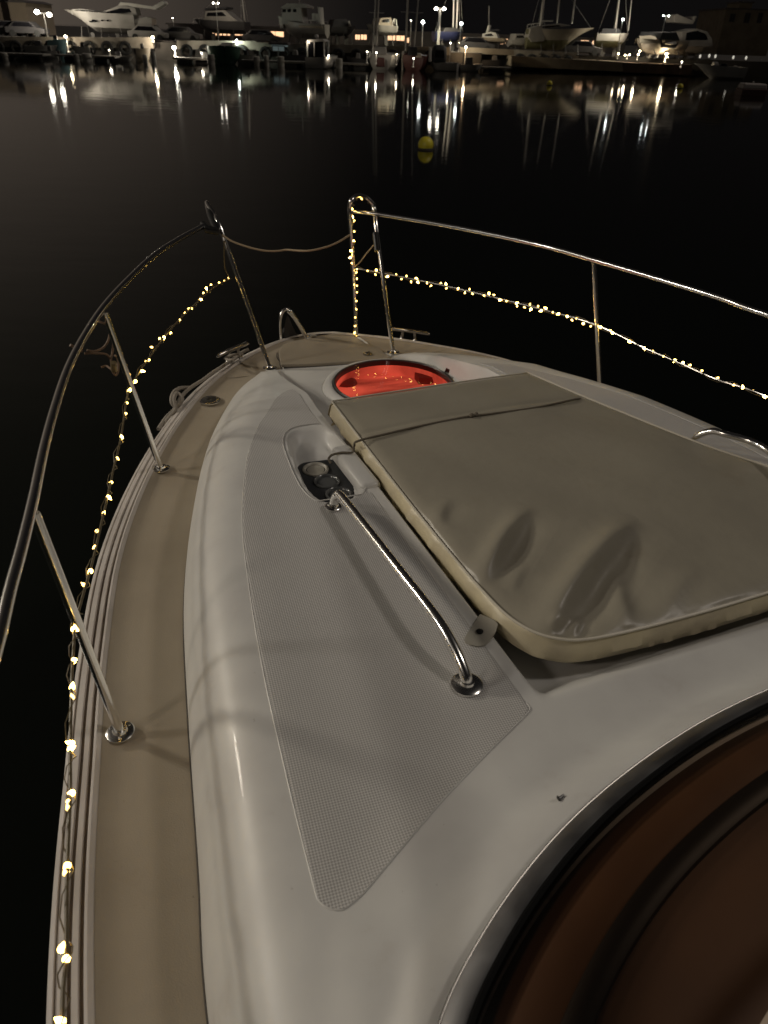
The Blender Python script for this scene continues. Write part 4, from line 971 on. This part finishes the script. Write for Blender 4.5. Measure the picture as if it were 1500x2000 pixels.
def bbox(bo, name, x0, y0, x1, y1, dep, m, dy=0, bev=.04):
    a, c_ = Bp(x0, y1, bo.Y), Bp(x1, y0, bo.Y); inv = (Matrix.Translation(bo.t.location) @ Matrix.Rotation(bo.t.rotation_euler.z, 4, 'Z')).inverted(); mb = MB(); mb.box((a.x+c_.x)/2, bo.Y+dy, (a.z+c_.z)/2, c_.x-a.x, dep, c_.z-a.z, taper=.85); mb.v = [tuple(inv@Vector(v)) for v in mb.v]
    return mb.build(name, m, bo.t, smooth=False, bevel=bev)
bmast(b, 728, 104, 735, -14, .09); bmast(b, 734, 104, 740, -14, .09); bbox(b, 'cabin', 730, 92, 756, 106, 2.2, 'bw_grey', .5); bbox(b, 'life_ring', 735, 112, 752, 130, .2, 'b_maroon', -.9, .2); bbox(b, 'bow_fitting', 720, 100, 724, 112, .3, 'bw', -.2)
b = Boat('sailing_boat', 782, 832, 138, 85.5, 'dark sailing boat afloat beside the twin masted one, with one tall bright mast', 'sailing boat', yaw=1.3, zbase=-.3); b.t.location.x += 1.2
b.hull(2.7, 108, 'b_maroon', round_=True, stern=.8); bmast(b, 792, 100, 797, -14, .09); bmast(b, 808, 104, 818, -14, .06); bbox(b, 'spray_hood', 796, 92, 816, 108, 1.6, 'b_canvas', .3); bbox(b, 'cabin', 812, 104, 824, 112, 1.6, 'b_tan', .3)
b = Boat('motorboat', 836, 895, 139, 87, 'motorboat afloat with a dark rounded canopy and a white bow fender', 'motorboat', yaw=-.25, zbase=-.3, dirn=-1); b.hull(2.7, 122, 'bw_grey'); bbox(b, 'canopy', 842, 88, 874, 122, 2.2, 'b_canvas', 0, .3); bbox(b, 'canopy_side', 836, 92, 843, 120, 1.6, 'bw', -.4, .1); bbox(b, 'windscreen', 848, 98, 868, 112, .05, 'b_win', -1.12, 0)
b = Boat('motorboat', 896, 942, 140, 88, 'low dim boat afloat right of the dark canopied motorboat', 'motorboat', yaw=.1, zbase=-.3); b.hull(2.3, 126, 'bw_grey'); bbox(b, 'console', 908, 112, 924, 126, .9, 'b_dark')
b = Boat('round_bowed_boat', 412, 470, 130, 86, 'round bowed dark green boat afloat with its bow toward the camera', 'boat', yaw=-1.3, zbase=-.3); b.t.location.x += 1.3
b.hull(3.2, 92, 'b_green', round_=True, rake=.2, stern=.8); bbox(b, 'sheer_band', 415, 96, 422, 108, .4, 'bw', -1.3); bbox(b, 'wheelhouse', 428, 84, 452, 98, 2, 'bw_grey', 1.5)
SBT = [(52, 112, 100, 90, 86, 1, 'bw_grey', 'low pale boat moored under the floodlights'), (96, 132, 92, 79, 88, 1, 'b_teal', 'boat with a pale blue pointed bow beside the domed lamp'),
       (144, 178, 102, 92, 87, -1, 'bw', 'white dinghy moored on the thick pale pile'), (82, 114, 111, 100, 84, -1, 'bw_grey', 'small grey boat below the pale blue bow'), (212, 262, 122, 111, 83, 1, 'bw_grey', 'grey open boat moored left of the two lit windows'),
       (268, 296, 112, 96, 86, 1, 'b_tan', 'leaning pale boat just left of the two lit windows'), (390, 420, 112, 103, 86, -1, 'bw', 'small white boat nose just right of the glaring lamp'), (468, 505, 128, 108, 86, 1, 'bw_grey', 'grey boat half hidden right of the round bowed one'),
       (560, 604, 128, 108, 87, 1, 'b_dark', 'black hulled boat between kiosk and cabin boat'), (676, 716, 132, 114, 87, -1, 'b_dark', 'dark boat left of the twin masted sailing boat'), (945, 990, 134, 118, 91, 1, 'b_dark', 'black boat under the orange lit quay wall')]
for (x0, x1, yw, yd, Y, dr, m, l) in SBT:
    b = Boat('moored_boat', x0, x1, yw+3, Y, l, 'boat', dirn=dr, yaw=random.uniform(-.25, .25), group='small boats moored along the far quay', zbase=-.2)
    b.z0 = -.2; zt_ = max(.55, Bp((x0+x1)/2, yd, Y).z+.2); b.D = zt_; b.B = min(2.4, b.L*.42)
    mb, _r = hull_mesh(b.L, b.B, zt_); mb.build('hull', m, b.t)
    mb = MB(); mb.box(b.L*.42, 0, zt_+.22, b.L*.22, b.B*.5, .45, taper=.8); mb.build('console', 'b_dark' if m != 'b_dark' else 'bw_grey', b.t, smooth=False, bevel=.05)
    mb = MB(); mb.box(-.12, 0, zt_*.8, .28, .35, .5, taper=.8); mb.box(-.12, 0, zt_*.8-.5, .12, .12, .7); mb.build('outboard_motor', 'b_dark', b.t, smooth=False, bevel=.05)
# speedboat at right
b = Boat('speedboat', 1344, 1446, 152, 92, 'sleek white speedboat afloat at far right with its pointed bow to the left', 'speedboat', dirn=-1, yaw=.12, zbase=-.3)
b.hull(2.4, 130, 'bw', rake=.4, sheer=.15, stern=.9); bbox(b, 'seat', 1390, 121, 1402, 132, 1.0, 'bw_grey', 0, .1); bbox(b, 'windscreen', 1402, 124, 1418, 131, 1.4, 'b_win', 0, .05); bbox(b, 'outboard_motor', 1430, 128, 1440, 146, .5, 'bw_grey', 0, .1); bbox(b, 'boarding_ladder', 1407, 138, 1411, 150, .1, 'bw', -1.2, 0)
# square mooring float at right
p = at(1465, 186, 0); fl_ = thing('mooring_float', (p.x, p.y, 0), 'square mooring float, pale on top with brown sides, at the right edge', 'float')
mb = MB(); mb.box(0, 0, .58, 1.75, 1.2, .34, taper=.92); mb.build('float_top', 'float_white', fl_, smooth=False, bevel=.08); mb = MB(); mb.box(0, 0, .20, 1.80, 1.3, .44); mb.build('float_body', 'float_brown', fl_, smooth=False, bevel=.03)
mb = MB(); mb.lathe((0, 0, .74), [(.06, 0), (.06, .12), (.03, .14)], 10); mb.build('float_ring', 'alu', fl_)
# buoys
def buoy(px, py, d_px, label):
    p = at(px, py, 0); dist = (p-CP).dot(FW); r = d_px/2/FPX*dist
    t = thing('buoy', (p.x, p.y, 0), label, 'buoy', 'yellow mooring buoys')
    mb = MB(); mb.sphere((0, 0, r*.55), r, 28, 18, sz=1.0); mb.build('buoy_ball', 'buoy_yellow', t)
    mb = MB(); mb.lathe((0, 0, r*1.5), [(r*.14, 0), (r*.14, r*.14), (r*.07, r*.18)], 12); mb.build('buoy_eye', 'float_dark', t)
    mb = MB(); mb.lathe((0, 0, -.02), [(r*1.0, 0), (r*1.02, r*.22), (r*.99, r*.30)], 28, cap=False); mb.build('waterline_band', 'dark_stain_gap', t)
buoy(831, 292, 30, 'large yellow round buoy floating in the middle of the dark water'); buoy(1073, 167, 11, 'small yellow buoy off the long tan quay side'); buoy(1328, 173, 11, 'small yellow buoy off the brown quay end')
# ---- buildings
def building(px0, px1, pt, Y, m, label, wins=(), dep=8, roof=None, name='building', roofs='flat'):
    a, b_ = Bp(px0, pt, Y), Bp(px1, pt, Y); zt = (a.z+b_.z)/2; X = (a.x+b_.x)/2; w_ = b_.x-a.x
    t = thing(name, (X, Y+dep/2, zq), label, 'building'); mb = MB(); mb.box(0, 0, (zt-zq)/2, w_, dep, zt-zq); mb.build('wall', m, t, smooth=False)
    mb = MB(); 
    if roofs == 'flat': mb.box(0, 0, zt-zq+.12, w_+.5, dep+.5, .22)
    else: extr(mb, [(-w_/2-.3, zt-zq+.01), (w_/2+.3, zt-zq+.01), (0, zt-zq+w_*.16)], -dep/2-.3, dep/2+.3)
    mb.build('roof', 'wall_grey', t, smooth=False)
    for (x0, y0, x1, y1, wm) in wins:
        c_, d_ = Bp(x0, y1, Y), Bp(x1, y0, Y); mb = MB(); mb.box((c_.x+d_.x)/2-X, -dep/2-.03, (c_.z+d_.z)/2-zq, d_.x-c_.x, .05, d_.z-c_.z); wn = mb.build('window', wm, t, smooth=False)
        mb = MB(); zz = (c_.z+d_.z)/2-zq; xx = (c_.x+d_.x)/2-X; ww, hh = d_.x-c_.x, d_.z-c_.z
        for sx in (-1, 1): mb.box(xx+sx*(ww/2+.04), -dep/2-.06, zz, .08, .10, hh+.16)
        mb.box(xx, -dep/2-.06, zz+hh/2+.04, ww, .098, .08); mb.box(xx, -dep/2-.06, zz-hh/2-.04, ww, .098, .08); mb.box(xx, -dep/2-.06, zz, .05, .09, hh)
        mb.build('frame', 'wall_grey', wn, smooth=False)
    return t
building(-40, 14, 2, 112, 'wall_beige', 'tall beige shed cut by the left edge', dep=10)
building(15, 49, 5, 108, 'wall_beige', 'beige shed with a slanted top beside the floodlights', dep=8, roofs='gable')
building(302, 336, 84, 92.5, 'wall_grey', 'small dark kiosk with two lit windows beside the glaring dock lamp', [(306, 86, 313, 95, 'win_cool'), (320, 85, 328, 94, 'win_cool')], dep=2.5)
building(530, 558, 88, 88.6, 'kiosk', 'small pale blue kiosk on the pontoon', [(533, 91, 555, 99, 'kiosk')], dep=1.8)
LW = [(415, 423, 60), (426, 433, 60), (436, 452, 60), (459, 492, 60), (496, 500, 66), (500, 520, 61), (522, 554, 62), (694, 703, 68), (705, 716, 68), (752, 772, 69), (774, 790, 70), (792, 799, 74), (904, 920, 73), (922, 932, 73), (976, 984, 77), (985, 992, 76), (1133, 1150, 79), (1156, 1170, 80)]
building(330, 1225, 64, 118, 'wall_grey', 'very long low quayside building with a row of warmly lit windows', [(a, y, b_, y+9 if b_-a > 3 else y+5, 'win_warm') for a, b_, y in LW], dep=9)
building(1418, 1520, 20, 160, 'quay_tan', 'dim block with stepped roofs far off at the right edge', [(1424, 28, 1436, 42, 'dash_grey'), (1452, 26, 1466, 44, 'dash_grey'), (1478, 26, 1490, 44, 'dash_grey')], dep=14)
building(1445, 1470, 6, 164, 'quay_tan', 'narrow upper tower of the dim far right block', dep=6)
# parked cars and carts seen as dark lumps under the boats
def car(px, py, Y, label, m):
    p = Bp(px, py, Y); t = thing('parked_car', (p.x, Y, zq), label, 'car', 'cars parked on the quay')
    mb = MB(); extr(mb, [(-2.1, .3), (2.1, .3), (2.15, .75), (1.3, .9), (.7, 1.4), (-1.0, 1.42), (-1.7, .95), (-2.15, .85)], -.85, .85); mb.build('body', m, t, smooth=False, bevel=.06)
    for sy in (-1, 1):
        mb = MB(); extr(mb, [(1.1, .92), (.62, 1.32), (-.92, 1.34), (-1.4, .95)], sy*.86-.01, sy*.86+.01); mb.build('window', 'b_win', t, smooth=False)
        for x in (-1.35, 1.35): mb = MB(); mb.tube([(x, sy*.72, .32), (x, sy*.90, .32)], .32, 14); mb.build('wheel', 'tyre', t)
for px, Y, l, m in [(30, 97, 'dark car parked below the beige sheds', 'b_dark'), (56, 96.5, 'second dark car, parked nearest the floodlight mast', 'b_dark'), (292, 97, 'pale van like car parked under the stern of the white motor yacht', 'bw_grey'), (356, 98, 'dark car parked behind the glaring dock lamp', 'b_dark'), (512, 100, 'dark car parked before the long lit windows left of the fishing boat', 'b_dark'), (930, 99, 'dark car parked below the lit windows near the small cruiser', 'b_dark'), (1140, 99, 'dark car parked between the keel yacht and the small sailing boat', 'b_dark')]:
    car(px, 70, Y, l, m)
# ---- lamps
def lamp(name, pos, r, m, label, base, e=0, pole=True, heads=((0, 0),), col=(1, .85, .65), pr=.06):
    t = thing(name, (pos.x, pos.y, base), label, 'lamp'); H = pos.z-base; r *= .62
    if pole:
        mb = MB(); mb.tube([(0, .15, 0), (0, .15, H*.5), (0, .15, H)], [pr*1.4, pr*1.1, pr], 8); mb.lathe((0, .15, 0), [(pr*3, 0), (pr*3, .06), (pr*1.6, .12)], 10)
        if len(heads) > 1: mb.tube([(heads[0][0], .15, H), (heads[-1][0], .15, H)], pr, 6)
        mb.build('post', 'alu', t)
    for hx, hz_ in heads:
        mb = MB(); mb.box(hx, .15, H+hz_+r*1.1, r*2.4, .5, r*.5, taper=.7); hd = mb.build('lamp_head', 'steel_dark', t, smooth=False)
        mb = MB(); mb.sphere((hx, 0, H+hz_), r, 12, 8, sz=.8); mb.build('globe', m, hd)
    if e:
        if pos.z > 3.6:              # spot added beside the globe, aimed at the yard and away from the water
            l = bpy.data.lights.new('lamp_light', 'SPOT'); l.energy = e*1.1; l.color = col; l.shadow_soft_size = .1; l.spot_size = math.radians(165); l.spot_blend = .3
            lo = bpy.data.objects.new('lamp_light', l); COL.objects.link(lo); lo.location = (pos.x, pos.y+.35, pos.z-r-.1); lo.rotation_euler = Vector((0, .80, -.62)).to_track_quat('-Z', 'Y').to_euler()
        else: point('lamp_light', (pos.x, pos.y-.35, pos.z-r-.1), e*.4, col, .05)
lamp('floodlight_mast', Bp(84, 26, 92.5), .40, 'lamp_white', 'pair of glaring floodlights on one mast at far left', zq, 1900, heads=((-.62, .1), (.62, -.1)), col=(1, .9, .72))
lamp('street_lamp', Bp(860, 17, 94), .27, 'lamp_white', 'double headed street lamp with a bright white post', zq, 700, heads=((-.45, 0), (.40, 0)), pr=.11)
lamp('dock_lamp', Bp(340, 93, 86), .30, 'lamp_white', 'glaring star like lamp low on the dock beside the two lit windows', .4, 900, pr=.05, col=(1, .92, .75))
lamp('dock_lamp', Bp(128, 71, 89), .20, 'lamp_warm', 'small dock lamp above the pale blue bow', .4, 350, pr=.05)
lamp('dock_lamp', Bp(298, 73, 89.8), .22, 'lamp_warm', 'squarish lamp at the right end of the lit quay wall', zq, 350, pr=.05)
lamp('dock_lamp', Bp(462, 79, 90), .17, 'lamp_cool', 'white green lamp above the round bowed boat', zq, 380, pr=.05, col=(.85, 1, .8))
lamp('dock_lamp', Bp(910, 92, 90), .16, 'lamp_warm', 'small white lamp on the orange lit quay wall', .4, 260, pr=.05, col=(1, .7, .4))
lamp('dock_lamp', Bp(898, 83, 95), .12, 'lamp_warm', 'faint lamp just behind the small white one on the quay', zq, 0, pr=.04)
lamp('dock_lamp', Bp(1302, 105, 96.5), .24, 'lamp_warm', 'bright warm lamp at the edge of the brown quay end', 1.2, 600, pr=.05, col=(1, .8, .5))
lamp('mast_lamp', Bp(826, 43, 93.5), .27, 'lamp_cool', 'clustered yellow green lamp on a thin pole left of the street lamp', zq, 500, pr=.05, col=(1, .95, .65))
lamp('mast_lamp', Bp(901, 46, 93), .24, 'lamp_cool', 'bright lamp low beside the navy yacht mast', zq, 400, pr=.05, col=(1, .9, .65))
lamp('mast_lamp', Bp(1217, 38, 96), .18, 'lamp_cool', 'small oblong lamp right of the small sailing boat mast', zq, 500, pr=.04, col=(1, .9, .7))
lamp('mast_lamp', Bp(1301, 31, 96), .12, 'lamp_cool', 'pair of tiny white lights over the wrapped boat', zq, 150, heads=((-.3, 0), (.28, 0)), pr=.03)
lamp('mast_lamp', Bp(421, 6, 97), .14, 'lamp_white', 'pair of tiny white lights over the dark hulled motorboat', zq, 300, heads=((-.25, 0), (.28, 0)), pr=.03)
lamp('mast_lamp', Bp(337, 35, 100), .08, 'lamp_white', 'tiny white light right of the motor yacht radar arch', zq, 0, pr=.03)
lamp('low_lamp', Bp(1208, 105, 97), .12, 'lamp_warm', 'leftmost of the low lights under the small sailing boat', zq-.2, 0, pr=.03)
lamp('low_lamp', Bp(1226, 108, 97.5), .13, 'lamp_warm', 'middle of the low lights left of the wrapped boat', zq-.2, 60, heads=((-.3, 0), (.2, .05)), pr=.03)
lamp('low_lamp', Bp(1247, 106, 97), .14, 'lamp_warm', 'tall twin low light under the left edge of the wrapped boat', zq-.2, 60, heads=((0, 0), (.1, .3)), pr=.03)
lamp('low_lamp', Bp(1487, 119, 110), .14, 'lamp_white', 'single white light in the dark above the square float', zq, 0, pr=.03)
lamp('mast_lamp', Bp(803, 40, 104), .07, 'lamp_white', 'tiny light right of the tall bright mast', zq, 0, pr=.03)
for px, py, l in ((1367, 110, 'faint grey bollard lamp nearest the dim motor yacht'), (1385, 109, 'second faint bollard lamp in the dark right of the yacht'), (1397, 110, 'third faint bollard lamp above the speedboat bow'), (1432, 112, 'faint small light above the speedboat stern'), (1457, 113, 'faint small light between speedboat and right edge')):
    p = Bp(px, py, 104); t = thing('bollard_lamp', (p.x, p.y, zq), l, 'lamp', 'faint bollard lamps at the right'); mb = MB(); mb.lathe((0, 0, 0), [(.10, 0), (.10, max(.2, p.z-zq-.2)), (.06, max(.25, p.z-zq-.15))], 10); mb.build('post', 'alu', t)
    mb = MB(); mb.sphere((0, -.05, p.z-zq), .12, 8, 6, sz=1.6); mb.build('globe', 'win_cool', t)

for px, py, Y, base, e, l in [(717, 101, 83.6, .5, 60, 'small white light left of the twin masts'), (735, 103, 82.6, .5, 90, 'small white light at the foot of the twin masts'), (775, 106, 84.6, .4, 60, 'yellowish light on a slim stub between the two sailing boats'),
        (808, 114, 84, .3, 50, 'white light low on the dark sailing boat'), (601, 80, 81.5, .3, 110, 'white light at the left corner of the cabin boat canopy'), (642, 109, 81.8, .3, 60, 'white light at the right corner of the cabin boat'),
        (213, 98, 82.5, .4, 60, 'pale light on the pontoon below the motor yacht'), (880, 84, 86, .4, 70, 'pale light over the stern of the dark canopied motorboat'), (394, 104, 84, .4, 60, 'small light left of the round bowed boat'), (1332, 121, 91.5, .9, 80, 'tiny light at the corner of the brown quay end')]:
    lamp('small_lamp', Bp(px, py, Y), .09, 'lamp_warm' if 'yellow' in l else 'lamp_white', l, base, e*.3, pr=.03)
